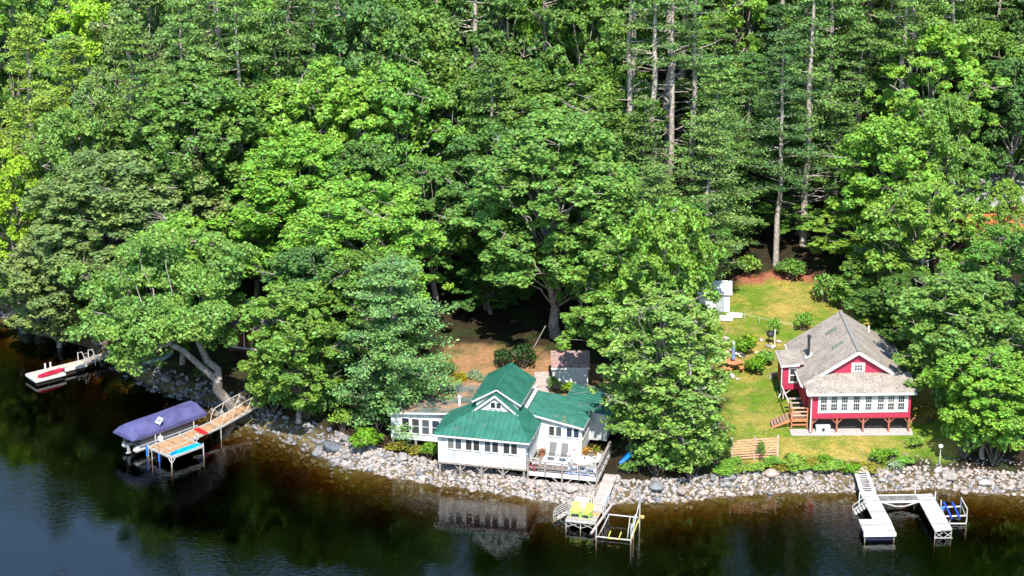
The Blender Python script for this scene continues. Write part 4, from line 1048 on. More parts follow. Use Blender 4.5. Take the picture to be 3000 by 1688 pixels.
white_run(oh, 'roof_edge', [((-2, -.62, 3.4), (6, -.62, 3.4))], .05, .18)
cv = at_ground(2400 * .2 - 8, 1052); cv = at_ground(468, 1052)
cn = thing('canoe', 'upturned pale blue-grey rowing boat under the leaning oak', 'boat', cv, R(40))
def hull(L, w, h, n=13, m=9, inv=False):
    q = MB(); vs = []; fs = []
    for i in range(n):
        t = i / (n - 1) * 2 - 1; ww = w * math.sqrt(max(0, 1 - abs(t) ** 2.6)) + .01; zz = h * (1 - .25 * abs(t) ** 3)
        for k in range(m):
            a = math.pi * k / (m - 1); vs.append((t * L / 2, -math.cos(a) * ww / 2, math.sin(a) ** .7 * zz if inv else -math.sin(a) ** .7 * zz))
    for i in range(n - 1):
        for k in range(m - 1):
            fs.append((i * m + k, i * m + k + 1, (i + 1) * m + k + 1, (i + 1) * m + k))
        fs.append((i * m, (i + 1) * m, (i + 1) * m + m - 1, i * m + m - 1))
    return q.add(vs, fs)
hull(3.0, 1.15, .45, inv=True).obj('hull', mat('pale_blue_grey_paint', (.30, .38, .48), .5), cn, smooth=False)
MB().bar((-1.45, 0, .46), (1.45, 0, .46), .05, .06).obj('keel', M_alu, cn)

# ------------------------------------------------------------------ docks and boats
def legx(p, x, y, z, r=.035): MB().tube([(x, y, z), (x, y, -2.2)], r, 8).obj('leg', M_alu, p)
# long white dock at the right
D1 = at(2400 + 565 * .2329, 1320 + 1040 * .2329, .62); D1.z = 0
d1 = thing('dock', 'long white U-shaped dock reaching out from the rocks at the right', 'dock', D1, R(2))
wd = d1.matrix_basis.copy()
def d1l(p): c, s = math.cos(R(2)), math.sin(R(2)); dx, dy = p[0] - D1.x, p[1] - D1.y; return (dx * c + dy * s, -dx * s + dy * c, p[2])
z5 = lambda u, v, z=.62: d1l(at(2400 + u * .2329, 1320 + v * .2329, z))
bl, br, pl = z5(565, 1040), z5(960, 1020), z5(480, 855)
tl_, tr_ = z5(415, 205, 1.25), z5(600, 205, 1.25)
ml, mr_ = z5(525, 560), z5(720, 545)
q = MB(); q.prism([(0, 0, .52), (2.35, 0, .52), (2.35, 2.35, .52), (0, 2.35, .52)], (0, 0, .10)); q.obj('float_deck', M_dock, d1)
q = MB(); q.prism([(1.05, 2.352, .52), (2.33, 2.352, .52), (mr_[0], mr_[1], .52), (ml[0], ml[1], .52)], (0, 0, .10)); q.obj('walkway', M_dock, d1)
q = MB(); q.prism([(ml[0], ml[1] + .004, .54), (mr_[0], mr_[1] + .004, .54), (tr_[0], tr_[1], 1.22), (tl_[0], tl_[1], 1.22)], (0, 0, .09)); q.obj('ramp', M_dock, d1)
ins = MB()
rv = random.Random(4)
for k in range(9):
    t = .12 + k * .075; a = Vector(ml).lerp(Vector(tl_), t); b2 = Vector(mr_).lerp(Vector(tr_), t); c_ = a.lerp(b2, .5); zt = .54 + .68 * t + .098
    hw = .33 if k % 3 else .26
    ins.prism([(c_.x - hw, c_.y - .05, zt), (c_.x + hw, c_.y - .05, zt), (c_.x + hw, c_.y + (.06 if k % 2 else .12), zt + .01), (c_.x - hw, c_.y + (.06 if k % 2 else .12), zt + .01)], (0, 0, .008))
ins.obj('vent_slots', M_black, d1)
ct_l, ct_r = z5(720, 560), z5(1250, 540); cb_l, cb_r = z5(760, 650), z5(1290, 630)
x0c, x1c = mr_[0] + .12, z5(1215, 540)[0]
yc0, yc1 = ct_l[1] - 1.25, ct_l[1]
q = MB(); q.box(x0c - .4, x1c, yc0 + .12, yc1 - .10, .54, .60); q.obj('cross_walk', mat('grey_worn_boards', (.22, .21, .19), .8, .3, 3, planks=(0, .11, .25)), d1)
MB().box(x0c - .45, x1c + .1, yc1 - .098, yc1, .52, .64).box(x0c - .3, x1c + .1, yc0, yc0 + .118, .52, .64).obj('edge_rail', M_trim, d1)
q = MB(); q.bar((x0c + .2, yc0 - .02, .55), (x0c + 1.1, yc0 - .02, .25), .05, .10); q.bar((x1c - .2, yc0 - .02, .55), (x1c - 1.1, yc0 - .02, .25), .05, .10); q.bar((x0c + 1.1, yc0 - .02, .25), (x1c - 1.1, yc0 - .02, .25), .05, .1)
q.obj('arch_brace', M_alu, d1)
al, ar, at2, ab = z5(1215, 560), z5(1420, 545), z5(1455, 1010), z5(1675, 990)
q = MB(); q.prism([(at2[0], at2[1], .52), (ab[0], ab[1], .52), (ar[0], ar[1] + .1, .52), (al[0], al[1] + .1, .52)], (0, 0, .10)); q.obj('finger_walk', M_dock, d1)
q = MB()
for x, y in ((at2[0] + .05, at2[1] + .08), (ab[0] - .05, ab[1] + .08), (al[0] + .05, al[1] - .3), (ar[0] - .06, ar[1] - .3), (.1, .1), (2.25, .1), (.1, 2.2), (ml[0] + .05, ml[1]), (mr_[0] - .05, mr_[1])):
    legx(d1, x, y, .55)
y_ = at2[1] + .02
for sx in (-1, 1):
    c_ = (at2[0] + ab[0]) / 2
    q.bar((c_ + sx * .6, y_, .48), (c_ + sx * .05, y_, .05), .035); q.bar((c_ + sx * .6, y_, .05), (c_ + sx * .05, y_, .48), .035)
q.bar((at2[0], y_, .02), (ab[0], y_, .02), .05, .06)
q.obj('brace', M_alu, d1)
MB().box(-.03, 2.38, -.06, -.003, .34, .635).obj('front_bumper', M_trim, d1)
MB().box(.1, 2.2, .15, 2.2, -.05, .34).obj('float_drum', mat('dark_blue_float', (.02, .025, .06), .5), d1)
for (u, v, h_) in ((1205, 540, .9), (1460, 600, .55), (505, 600, .5)):
    a = z5(u, v, .6); o = MB().tube([(a[0], a[1], -1.6), (a[0], a[1], .6 + h_)], .045, 8).obj('pile', M_pipe, d1)
ldr = MB(); a, b2 = z5(590, 640, .62), z5(420, 745, .0); c_, e_ = z5(610, 680, .62), z5(440, 790, .0)
up_ = Vector((0, 0, .55))
for p, s in ((a, b2), (c_, e_)):
    ldr.bar(Vector(p) + up_, Vector(s) + up_ * .6, .06, .05); ldr.bar(Vector(p) - Vector((0, 0, .05)), Vector(s) - Vector((0, 0, .3)), .05, .09)
    ldr.bar(Vector(p), Vector(p) + up_, .045)
    ldr.bar(Vector(s) - Vector((0, 0, .4)), Vector(s) + up_ * .6, .045)
for k in range(5): t = .1 + k * .2; ldr.bar(Vector(a).lerp(Vector(b2), t), Vector(c_).lerp(Vector(e_), t) - Vector((0, .35, 0)), .18, .03)
ldr.obj('water_stairs', M_alu, d1)
# jet-ski lift with blue bunks
l1 = thing('boat_lift', 'small white boat lift with two blue bunks beside the right dock', 'boat lift', D1, R(2))
p00, p10, p01, p11 = z5(1580, 830, .5), z5(1840, 820, .5), z5(1530, 715, .5), z5(1780, 705, .5)
q = MB()
for p in (p00, p10, p01, p11): pass
q.tube([p00, p10], .07, 8); q.tube([p01, p11], .07, 8); q.tube([p01, p00], .04, 8)
top = z5(1770, 605, 1.2); q.tube([(p11[0], p11[1], -1.5), (p11[0], p11[1], 1.25)], .05, 8)
q.tube([(p10[0] + .08, p10[1] - .1, -1.5), (p10[0] + .08, p10[1] - .1, 1.15)], .05, 8)
q.tube([(p11[0], p11[1], 1.2), (p10[0] + .08, p10[1] - .1, 1.1)], .05, 8); q.tube([(p11[0], p11[1], .75), (p10[0], p10[1], .5)], .035, 6)
w0, w1 = z5(1640, 920, .1), z5(1840, 920, .1); q.tube([w0, w1, (p10[0] + .08, p10[1] - .1, .1)], .06, 8)
q.tube([(w0[0], w0[1], -1.4), (w0[0], w0[1], .35)], .04, 8); q.tube([(p01[0], p01[1], -1.4), (p01[0], p01[1], 1.1)], .05, 8)
q.obj('frame', M_alu, l1)
for ua, ub in ((1570, 1670), (1675, 1770)):
    MB().tube([z5(ua, 655, .62), z5(ub, 850, .62)], .075, 8).obj('bunk', mat('royal_blue_carpet', (.01, .07, .50), .8), l1)
o = MB().lathe(z5(1550, 765, .2), [(.03, 0), (.15, .08), (.15, .32), (.03, .42)], 10).obj('winch_float', M_blue, l1)

# middle dock below the deck, with its ramp
D2 = Vector((3.95, 162.1, 0)); A2 = R(-14)
d2 = thing('dock', 'pale wooden dock with a ramp coming down from the white cottage deck', 'dock', D2, A2)
MB().box(0, 2.3, 0, 1.9, .60, .70).box(0, 1.42, 1.902, 3.5, .60, .70).obj('platform', mat('grey_white_boards', (.36, .32, .29), .75, .12, 3, planks=(1, .16, .08)), d2)
q = MB(); q.prism([(1.45, 1.92, .615), (2.42, 1.92, .615), (2.35, 7.6, 1.16), (1.38, 7.6, 1.16)], (0, 0, .09)); q.obj('ramp', M_pale, d2)
q = MB()
for x in (.06, 1.15, 2.24): legx(d2, x, .06, .62, .04)
for x0 in (.06, 1.15): q.bar((x0, .05, .55), (x0 + 1.09, .05, .12), .035); q.bar((x0, .05, .12), (x0 + 1.09, .05, .55), .035)
q.bar((0, -.03, .64), (2.3, -.03, .64), .05, .13)
for x, y in ((.06, 3.4), (1.4, 3.4), (2.3, 3.0)): legx(d2, x, y, .62, .04)
q.obj('brace', M_alu, d2)
q = MB()
for y in (1.9, 2.6, 3.3, 4.0): zb = .70 + (y - 1.92) * .096; q.tube([(2.46, y, zb - .3), (2.46, y, zb + .95)], .035, 6)
for y in (2.6, 3.3): zb = .70 + (y - 1.92) * .096; q.tube([(1.40, y, zb), (1.40, y, zb + .9)], .035, 6)
for h_ in (.5, .93): q.tube([(2.46, 1.9, .70 + h_), (2.46, 4.0, .90 + h_)], .03, 6)
q.obj('railing', M_pipe, d2)
q = MB()
for dy in (0, .55):
    q.tube([(-.05, 1.6 + dy, .7), (-.05, 1.6 + dy, 1.35), (-1.25, 1.5 + dy, .55), (-1.25, 1.5 + dy, -.4)], .035, 6)
    q.tube([(-.05, 1.6 + dy, 1.0), (-1.25, 1.5 + dy, .2)], .03, 6); q.bar((-.02, 1.6 + dy, .62), (-1.3, 1.5 + dy, -.35), .05, .12)
for k in range(4): x = -.2 - k * .3; q.box(x - .2, x, 1.52, 2.15, .48 - k * .22, .52 - k * .22)
q.obj('water_stairs', M_alu, d2)
def w2(x, y, z=.702): return (D2.x + x * math.cos(A2) - y * math.sin(A2), D2.y + x * math.sin(A2) + y * math.cos(A2), z)
o = MB().box(-.42, .42, -.34, .34, 0, .02).obj('doormat', mat('tan_mat', (.52, .26, .13), .9), bevel=.005); o.location = w2(1.9, 1.45); o.rotation_euler.z = A2; tag(o, 'tan doormat at the foot of the dock ramp', 'mat')
bx2 = thing('dock_box', 'white storage box behind the lime chairs on the middle dock', 'box', w2(.72, 2.55), A2)
MB().box(-.5, .5, -.3, .3, 0, .48).obj('body', M_trim, bx2, bevel=.03); MB().prism([(-.54, -.34, .482), (.54, -.34, .482), (.54, .34, .56), (-.54, .34, .56)], (0, 0, .05)).obj('lid', M_trim, bx2)
potted(w2(1.12, 3.25), 'orange marigolds in a pot at the back of the middle dock', (.85, .35, .01), (.14, .2, .02), 131, .16, .3, M_terra)
def adirondack():
    t = thing('lawn_chair', '', 'chair', (0, 0, 0))
    MB().prism([(-.28, -.42, .36), (.28, -.42, .36), (.26, .20, .22), (-.26, .20, .22)], (0, 0, .04)).obj('seat', M_lime, t, bevel=.01)
    q = MB()
    for k in range(5):
        x = -.26 + k * .13; h_ = .92 + (.08 if k in (1, 3) else .12 if k == 2 else 0)
        q.prism([(x - .058, .14, .26), (x + .058, .14, .26), (x + .062, .46, h_), (x - .062, .46, h_)], (0, .03, .01))
    q.obj('backrest', M_lime, t)
    for s in (-1, 1):
        MB().prism([(s * .40, -.48, .55), (s * .27, -.48, .55), (s * .29, .34, .53), (s * .36, .34, .53)] if s < 0 else [(s * .27, -.48, .55), (s * .40, -.48, .55), (s * .36, .34, .53), (s * .29, .34, .53)], (0, 0, .035)).obj('armrest', M_lime, t, bevel=.008)
        MB().box(s * .33 - .03, s * .33 + .03, -.42, -.32, 0, .55).obj('leg', M_lime, t); MB().bar((s * .31, -.35, .33), (s * .31, .52, .03), .05, .10).obj('leg', M_lime, t)
    return t
ad = adirondack(); ad.location = w2(.60, .85); ad.rotation_euler.z = A2 + R(6); ad['label'] = 'left one of two lime green lawn chairs on the middle dock'; ad['group'] = 'lime lawn chairs'
dup(ad, w2(1.50, .80), A2 + R(-14), 'right one of two lime green lawn chairs on the middle dock')
# empty boat lift beside it
l2 = thing('boat_lift', 'empty tall-posted boat lift with yellow bunks beside the middle dock', 'boat lift', (6.2, 160.4, 0), R(-14))
def w3(x, y, z): return (x, y, z)
q = MB()
F = [(0, 0), (2.6, 0), (2.6, 3.2), (0, 3.2)]
for (x, y), h_ in zip(F, (.9, 1.5, 2.7, 1.2)): q.tube([(x, y, -1.7), (x, y, h_)], .05, 8)
q.tube([(2.6, .9, -1.7), (2.6, .9, 1.5)], .05, 8); q.tube([(2.75, 2.5, -1.5), (2.75, 2.5, 2.7)], .045, 8)
q.tube([(2.55, 2.5, .45), (2.8, 2.5, .45)], .035, 6); q.tube([(0, 0, .15), (2.6, 0, .15)], .055, 8); q.tube([(0, 3.2, .5), (2.6, 3.2, .5)], .055, 8)
q.tube([(2.6, 0, .15), (2.6, 3.2, .5)], .045, 8); q.tube([(2.6, .2, .2), (2.6, 3.1, 1.9)], .04, 8); q.tube([(2.6, .0, .9), (2.6, 1.6, 1.5)], .035, 8)
q.tube([(.3, 3.15, .5), (0, .6, -.2)], .04, 8); q.tube([(1.9, 3.15, .5), (2.2, .6, -.2)], .04, 8)
q.obj('frame', M_alu, l2)
q = MB(); q.bar((-.35, -.2, .42), (.45, 3.3, 1.25), .16, .10); q.obj('guide_beam', M_pale, l2)
q = MB(); q.tube([(.95, .6, .42), (.95, -.35, .28), (1.75, -.35, .28), (1.75, .6, .42)], .05, 8); q.tube([(2.62, .1, .22), (2.62, 3.1, .60)], .05, 8); q.obj('yellow_bunk', mat('yellow_bunk_paint', (.50, .44, .08), .6), l2)
q = MB(); q.lathe((2.95, 2.5, .8), [(.02, 0), (.16, .05), (.16, .2), (.02, .26)], 10); q.obj('winch', mat('tan_winch', (.5, .36, .12), .6), l2)
# blue kayak on the bank
kv = at_ground(1846, 1340)
ky = thing('kayak', 'bright blue kayak lying on the rocks under the twiggy tree', 'kayak', (kv.x, kv.y, kv.z + .42), 0); ky.rotation_euler = (R(-24), R(-14), R(52))
hull(3.0, .72, .30).obj('hull', M_blue, ky, smooth=True)
MB().prism([(-.5, -.2, .012), (.35, -.2, .012), (.35, .2, .012), (-.5, .2, .012)], (0, 0, .02)).obj('cockpit', M_bluel, ky)

# left dock with boat, at an angle
O3 = at(300 + 645 * .207, 1100 + 1010 * .207, .8); O3.z = 0; A3 = R(-44)
d3 = thing('dock', 'brown-decked aluminium dock with a railed gangway below the leaning oak', 'dock', O3, A3)
MB().box(.06, 2.92, .06, 3.14, .72, .80).obj('platform', M_tan, d3)
q = MB(); q.box(-.04, 3.0, -.04, .055, .66, .83).box(-.04, 3.0, 3.145, 3.24, .66, .83).box(-.04, .055, .057, 3.142, .66, .83).box(2.925, 3.0, .057, 3.142, .66, .83); q.box(1.44, 1.5, .06, 3.14, .801, .815)
for x, y in ((0, 0), (2.96, 0), (2.96, 3.2), (0, 3.2)): q.tube([(x, y, -1.8), (x, y, 1.0 if (x, y) != (2.96, 0) else .8)], .05, 8)
for s in ((2.96, 0, -1, 0), (2.96, 0, 0, 1), (0, 0, 1, 0)): q.tube([(s[0], s[1], .25), (s[0] + s[2] * .45, s[1] + s[3] * .45, .68)], .03, 6)
q.obj('frame', M_alu, d3)
q = MB(); q.prism([(.08, 3.26, .70), (1.34, 3.26, .70), (1.34, 6.3, .86), (.08, 6.3, .86)], (0, 0, .09)); q.prism([(.08, 6.32, .86), (1.34, 6.32, .86), (1.2, 11.2, 1.55), (-.1, 11.2, 1.55)], (0, 0, .09)); q.obj('gangway', M_tan, d3)
q = MB()
for x, dx in ((.03, -.16), (1.39, -.14)):
    q.bar((x, 3.26, .78), (x, 6.3, .94), .08, .16); q.bar((x, 6.3, .94), (x + dx, 11.2, 1.63), .08, .16)
q.bar((0, 6.3, .98), (1.4, 6.3, .98), .08, .06)
for x, y in ((.03, 6.3), (1.39, 6.3)): q.tube([(x, y, 1.0), (x, y, -1.0)], .045, 6)
q.obj('side_beam', M_alu, d3)
for x, dx in ((-.02, -.1), (1.44, -.12)):
    q = MB()
    def gp_(t, h_): return (x + dx * t, 6.4 + 4.6 * t, .98 + .66 * t + h_)
    q.tube([gp_(0, 0), gp_(.03, .55), gp_(.10, .95), gp_(.45, 1.05), gp_(.55, .05)], .035, 6)
    q.tube([gp_(.10, .95), gp_(.22, 0), gp_(.32, 1.0), gp_(.45, .0)], .03, 6)
    q.tube([gp_(.55, .05), gp_(.72, 1.05), gp_(.86, .05), gp_(1.0, 1.0)], .03, 6); q.tube([gp_(.45, 1.05), gp_(1.0, 1.0)], .03, 6)
    q.obj('railing', mat('bare_tube_rail', (.46, .40, .34), .5, .1), d3)
q = MB(); wc = Vector((1.95, 3.32, 1.22))
q.tube([wc + Vector((.27 * math.cos(a), .05, .27 * math.sin(a))) for a in [2 * math.pi * k / 18 for k in range(19)]], .03, 6, cap=False)
for k in range(4): a = k * math.pi / 4; q.bar(wc + Vector((.26 * math.cos(a), .05, .26 * math.sin(a))), wc - Vector((.26 * math.cos(a), -.05, .26 * math.sin(a))), .025)
q.bar(wc + Vector((0, .05, -.27)), (1.95, 3.32, .8), .05); q.obj('winch_wheel', M_alu, d3)
for x, y, h0, h1 in ((.14, -.24, .15, 1.05), (1.55, -.12, .02, .7)):
    q = MB(); q.tube([(x, y, -1.5), (x, y, 1.5 if x > 1 else 1.0)], .03, 6); po = q.obj('mooring_pole', mat('grey_pole', (.25, .25, .25), .5), d3)
    MB().tube([(x, y, h0), (x, y, h1)], .075, 8).obj('bumper', M_blue, po)
q = MB(); q.tube([(.62, -.12, -1.5), (.62, -.12, 1.15)], .035, 6); q.obj('mooring_pole', M_alu, d3)
def w4(x, y, z): return (O3.x + x * math.cos(A3) - y * math.sin(A3), O3.y + x * math.sin(A3) + y * math.cos(A3), z)
rm = MB()
ys = [0, .15, .3, .45, .6]
rm.prism([(-.72, -.24, 0), (.72, -.24, 0), (.72, .24, 0), (-.72, .24, 0)], (0, 0, .09)); o = rm.obj('swim_mat', M_redp, bevel=.03); o.location = w4(.80, 4.72, .875); o.rotation_euler.z = A3 + R(-6); tag(o, 'bright red swim mat across the gangway of the left dock', 'swim mat')
MB().bar((-.5, -.16, .10), (-.1, .1, .10), .06, .04).bar((-.05, .12, .10), (.3, -.12, .10), .06, .04).obj('strap', mat('dark_red_strap', (.4, .01, .015), .6), o)
sb_ = thing('paddleboard', 'bright blue paddleboard with a white edge on the left dock', 'paddleboard', w4(2.62, 1.65, .85), A3 + R(90))
hull(3.2, .78, .10).obj('hull', M_trim, sb_, smooth=False)
q = MB(); vs = []
for i in range(40): a = 2 * math.pi * i / 40; ca, sa = math.cos(a), math.sin(a); vs.append((1.56 * math.copysign(abs(ca) ** .8, ca), .35 * math.copysign(abs(sa) ** .75, sa), .004))
q.prism(vs, (0, 0, .03)); q.obj('deck_pad', M_bluel, sb_)
MB().box(-1.45, -1.1, -.16, .0, .036, .10).box(-1.0, -.8, .02, .14, .036, .09).obj('foot_strap', M_blue, sb_)
so = thing('solar_panel', 'small white-framed solar panel on a pole beside the canopied boat', 'solar panel', w4(-.25, 1.45, 0), A3)
MB().tube([(0, 0, -1.5), (0, 0, 2.5)], .04, 8).obj('pole', M_pipe, so)
MB().prism([(-.30, -.22, 2.35), (.30, -.22, 2.35), (.30, .16, 2.75), (-.30, .16, 2.75)], (0, .02, -.03)).obj('frame', M_trim, so)
MB().prism([(-.17, -.13, 2.452), (.17, -.13, 2.452), (.17, .07, 2.662), (-.17, .07, 2.662)], (0, -.012, .012)).obj('cell', mat('grey_cell', (.22, .22, .26), .3), so)
MB().lathe((0, 0, .8), [(.05, 0), (.22, .05), (.22, .35), (.05, .42)], 10).obj('motor_box', M_pipe, so)
# boat lift and canopy, pontoon boat inside
l3 = thing('boat_lift', 'boat lift with a long lavender-blue canopy beside the left dock', 'boat lift', w4(-1.4, 2.5, 0), A3)
vs, fs = [], []
prof = [(-1.30, 1.58), (-1.33, 1.86), (-1.27, 2.0), (-.50, 2.46), (-.36, 2.50), (.36, 2.50), (.50, 2.46), (1.27, 2.0), (1.33, 1.86), (1.30, 1.58)]
ys = [-3.85, -3.80, -3.25, -2.2, -1.0, .2, 1.4, 2.5, 3.35, 3.65, 3.75]; rng = np.random.default_rng(8)
for i, y in enumerate(ys):
    e = {0: (.97, .0), 1: (.98, .34), 2: (1, .98), 8: (1, .98), 9: (.98, .55), 10: (.96, .0)}.get(i, (1, 1 - .025 * (i % 2)))
    for x, z in prof: vs.append((x * e[0], y, 1.62 + (z - 1.62) * e[1] + (rng.normal() * .012)))
k = len(prof)
for i in range(len(ys) - 1):
    for j in range(k - 1): fs.append((i * k + j, i * k + j + 1, (i + 1) * k + j + 1, (i + 1) * k + j))
q = MB().add(vs, fs); cn_ = q.obj('canopy', M_canopy, l3)
sd = cn_.modifiers.new('thick', 'SOLIDIFY'); sd.thickness = .03
for sx in (-1, 1):
    for y in (-1.6, 2.3): MB().tube([(sx * 1.22, y, -1.8), (sx * 1.22, y, 1.95)], .055, 8).bar((sx * 1.22, y, .9), (sx * 1.22, y + .5, .35), .05).obj('post', M_alu, l3)
q = MB()
for sx in (-1, 1): MB().bar((sx * 1.24, -3.6, 1.66), (sx * 1.24, 3.6, 1.66), .05, .06).obj('canopy_rail', M_alu, l3); q.bar((sx * 1.22, -2.0, .28), (sx * 1.22, 2.6, .28), .08, .12)
for y in (-1.6, 2.3): q.bar((-1.22, y, .2), (1.22, y, .2), .08, .12)
q.obj('frame', M_alu, l3)
bo_ = thing('pontoon_boat', 'dark-sided pontoon boat sheltered under the lavender-blue canopy', 'boat', w4(-1.4, 2.35, 0), A3)
for sx in (-1, 1):
    q = MB(); q.tube([(sx * .72, -3.3, .55), (sx * .72, -3.1, .55), (sx * .72, 2.6, .55), (sx * .72, 3.3, .72)], [.05, .28, .28, .06], 12); q.obj('pontoon', M_alu, bo_, smooth=True)
MB().box(-1.08, 1.08, -2.9, 3.0, .82, .90).obj('floor', mat('grey_boat_floor', (.3, .3, .3), .7), bo_)
MB().box(-1.08, 1.08, -2.85, -2.80, .9, 1.45).box(-1.08, 1.08, 2.6, 2.65, .9, 1.45).box(-1.08, -1.03, -2.8, 2.6, .9, 1.45).box(1.03, 1.08, -2.8, 2.6, .9, 1.45).obj('side_panel', mat('black_side_panel', (.045, .05, .055), .35), bo_)
MB().bar((1.06, -2.8, 1.47), (1.06, 2.6, 1.47), .06, .05).bar((-1.06, -2.8, 1.47), (-1.06, 2.6, 1.47), .06, .05).bar((1.085, -2.8, .93), (1.085, 2.6, .93), .03, .06).obj('rail', M_alu, bo_)
om = MB(); om.box(-.17, .17, -3.45, -3.0, 1.0, 1.42); ob = om.obj('outboard_motor', M_black, bo_, bevel=.05)
MB().box(-.18, .18, -3.5, -3.02, 1.425, 1.62).obj('cowl', M_trim, ob, bevel=.05)
MB().box(-.07, .07, -3.32, -3.12, .1, 1.0).box(-.12, .12, -3.45, -3.05, .12, .17).obj('shaft', mat('grey_motor', (.35, .35, .36), .4), ob)

# far left dock with a red kayak
z3 = lambda u, v, z=.5: at(u * .2415, 850 + v * .2415, z)
O4 = z3(315, 1015); A4 = math.atan2(z3(980, 850).y - O4.y, z3(980, 850).x - O4.x); O4.z = 0
d4 = thing('dock', 'narrow white dock running out from the far left rocks', 'dock', O4, A4)
M_wd = mat('cream_boards', (.52, .46, .39), .75, .1, 3, planks=(0, .16, .08))
MB().box(0, 2.75, -1.9, 0, .42, .52).box(2.752, 5.2, -1.15, 0, .42, .52).obj('platform', M_wd, d4)
q = MB(); q.prism([(5.22, -1.15, .42), (9.6, -1.1, .75), (9.6, -.05, .75), (5.22, 0, .42)], (0, 0, .10)); q.obj('ramp', M_grey, d4)
q = MB(); q.box(-.04, 2.78, -1.96, -1.903, .30, .50).box(2.78, 5.2, -1.21, -1.153, .30, .50).box(-.06, -.003, -1.9, 0, .3, .5); q.obj('skirt', M_trim, d4)
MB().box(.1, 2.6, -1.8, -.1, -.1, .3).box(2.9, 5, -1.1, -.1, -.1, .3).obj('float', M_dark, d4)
q = MB()
for x in (1.85, 2.35): q.box(x - .06, x + .06, .01, .11, .3, .98)
q.obj('mooring_post', M_pipe, d4)
for x in (5.0, 6.0):
    q = MB(); q.tube([(x, .04, .4), (x, .04, 1.25), (x + .4, .04, 1.2), (x + .6, .04, .6)], .035, 6); q.obj('hoop_rail', M_pipe, d4); q = MB(); q.tube([(x, -1.2, .2), (x, -1.2, 1.1), (x + .15, -1.2, 1.2), (x + .45, -1.2, .4)], .035, 6); q.obj('hoop_rail', M_pipe, d4)
kk = z3(615, 1012, .55); k1, k2 = z3(455, 1065, .6), z3(785, 962, .6)
rk = thing('kayak', 'small red kayak lying on the end of the far left dock', 'kayak', ((k1.x + k2.x) / 2, (k1.y + k2.y) / 2, .74), math.atan2(k2.y - k1.y, k2.x - k1.x))
hull(2.75, .62, .22).obj('hull', mat('crimson_plastic', (.60, .02, .06), .4), rk, smooth=False)
MB().prism([(-.4, -.16, .012), (.3, -.16, .012), (.3, .16, .012), (-.4, .16, .012)], (0, 0, .02)).obj('cockpit', mat('dark_crimson', (.25, .01, .03), .5), rk)

# ------------------------------------------------------------------ shore rocks
def rock_mesh(seed, sub, flat=.68, rough=.26):
    import bmesh
    bm = bmesh.new(); bmesh.ops.create_icosphere(bm, subdivisions=sub, radius=.5)
    rng = np.random.default_rng(seed); ax = sph(rng, 9); am = rng.random(9) * rough
    sc = np.array([1, .62 + .35 * rng.random(), flat * (.8 + .4 * rng.random())])
    vs = np.array([v.co[:] for v in bm.verts]); d = vs / np.linalg.norm(vs, axis=1, keepdims=True)
    cut = d @ ax.T
    r = 1 - (np.clip(cut - .55, 0, 1) * am * 2.4).sum(1) + .06 * rng.normal(size=len(d))     # flattened faces
    out = vs * r[:, None] * sc
    f = np.array([[v.index for v in p.verts] for p in bm.faces]); bm.free()
    return out, f
def stone_mat(name, per_object):
    m = bpy.data.materials.new(name); m.use_nodes = True
    n, l = m.node_tree.nodes, m.node_tree.links
    b = n['Principled BSDF']; b.inputs['Roughness'].default_value = .85; b.inputs['Specular IOR Level'].default_value = .25
    if per_object: s = n.new('ShaderNodeObjectInfo').outputs['Random']
    else:
        a_ = n.new('ShaderNodeAttribute'); a_.attribute_name = 'tone'; s = a_.outputs['Fac']
    cr = n.new('ShaderNodeValToRGB'); e = cr.color_ramp.elements
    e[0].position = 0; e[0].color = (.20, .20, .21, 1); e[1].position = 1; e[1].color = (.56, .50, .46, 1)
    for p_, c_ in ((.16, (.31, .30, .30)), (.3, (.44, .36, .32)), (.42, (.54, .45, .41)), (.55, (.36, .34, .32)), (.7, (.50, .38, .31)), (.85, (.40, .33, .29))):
        k_ = e.new(p_); k_.color = (*c_, 1)
    l.new(s, cr.inputs[0])
    tc = n.new('ShaderNodeTexCoord'); nz = n.new('ShaderNodeTexNoise'); nz.inputs['Scale'].default_value = 3.5; nz.inputs['Detail'].default_value = 6
    l.new(tc.outputs['Object'], nz.inputs['Vector'])
    mr = n.new('ShaderNodeMapRange'); mr.inputs['From Min'].default_value = .3; mr.inputs['From Max'].default_value = .7; mr.inputs['To Min'].default_value = .48; mr.inputs['To Max'].default_value = .95
    l.new(nz.outputs['Fac'], mr.inputs['Value'])
    hs = n.new('ShaderNodeHueSaturation'); l.new(cr.outputs[0], hs.inputs['Color']); l.new(mr.outputs['Result'], hs.inputs['Value']); oc = n.new('ShaderNodeObjectInfo'); mc = n.new('ShaderNodeMix'); mc.data_type = 'RGBA'; mc.blend_type = 'MULTIPLY'; mc.inputs['Factor'].default_value = 1; l.new(hs.outputs[0], mc.inputs['A']); l.new(oc.outputs['Color'], mc.inputs['B']); l.new(mc.outputs['Result'], b.inputs['Base Color'])
    bp = n.new('ShaderNodeBump'); bp.inputs['Strength'].default_value = .4; bp.inputs['Distance'].default_value = .03; l.new(nz.outputs['Fac'], bp.inputs['Height']); l.new(bp.outputs[0], b.inputs['Normal'])
    return m
M_stone, M_boulder = stone_mat('loose_stone', False), stone_mat('boulder_stone', True)
rr_ = np.random.default_rng(77)
small = [rock_mesh(s, 2) for s in range(8)]
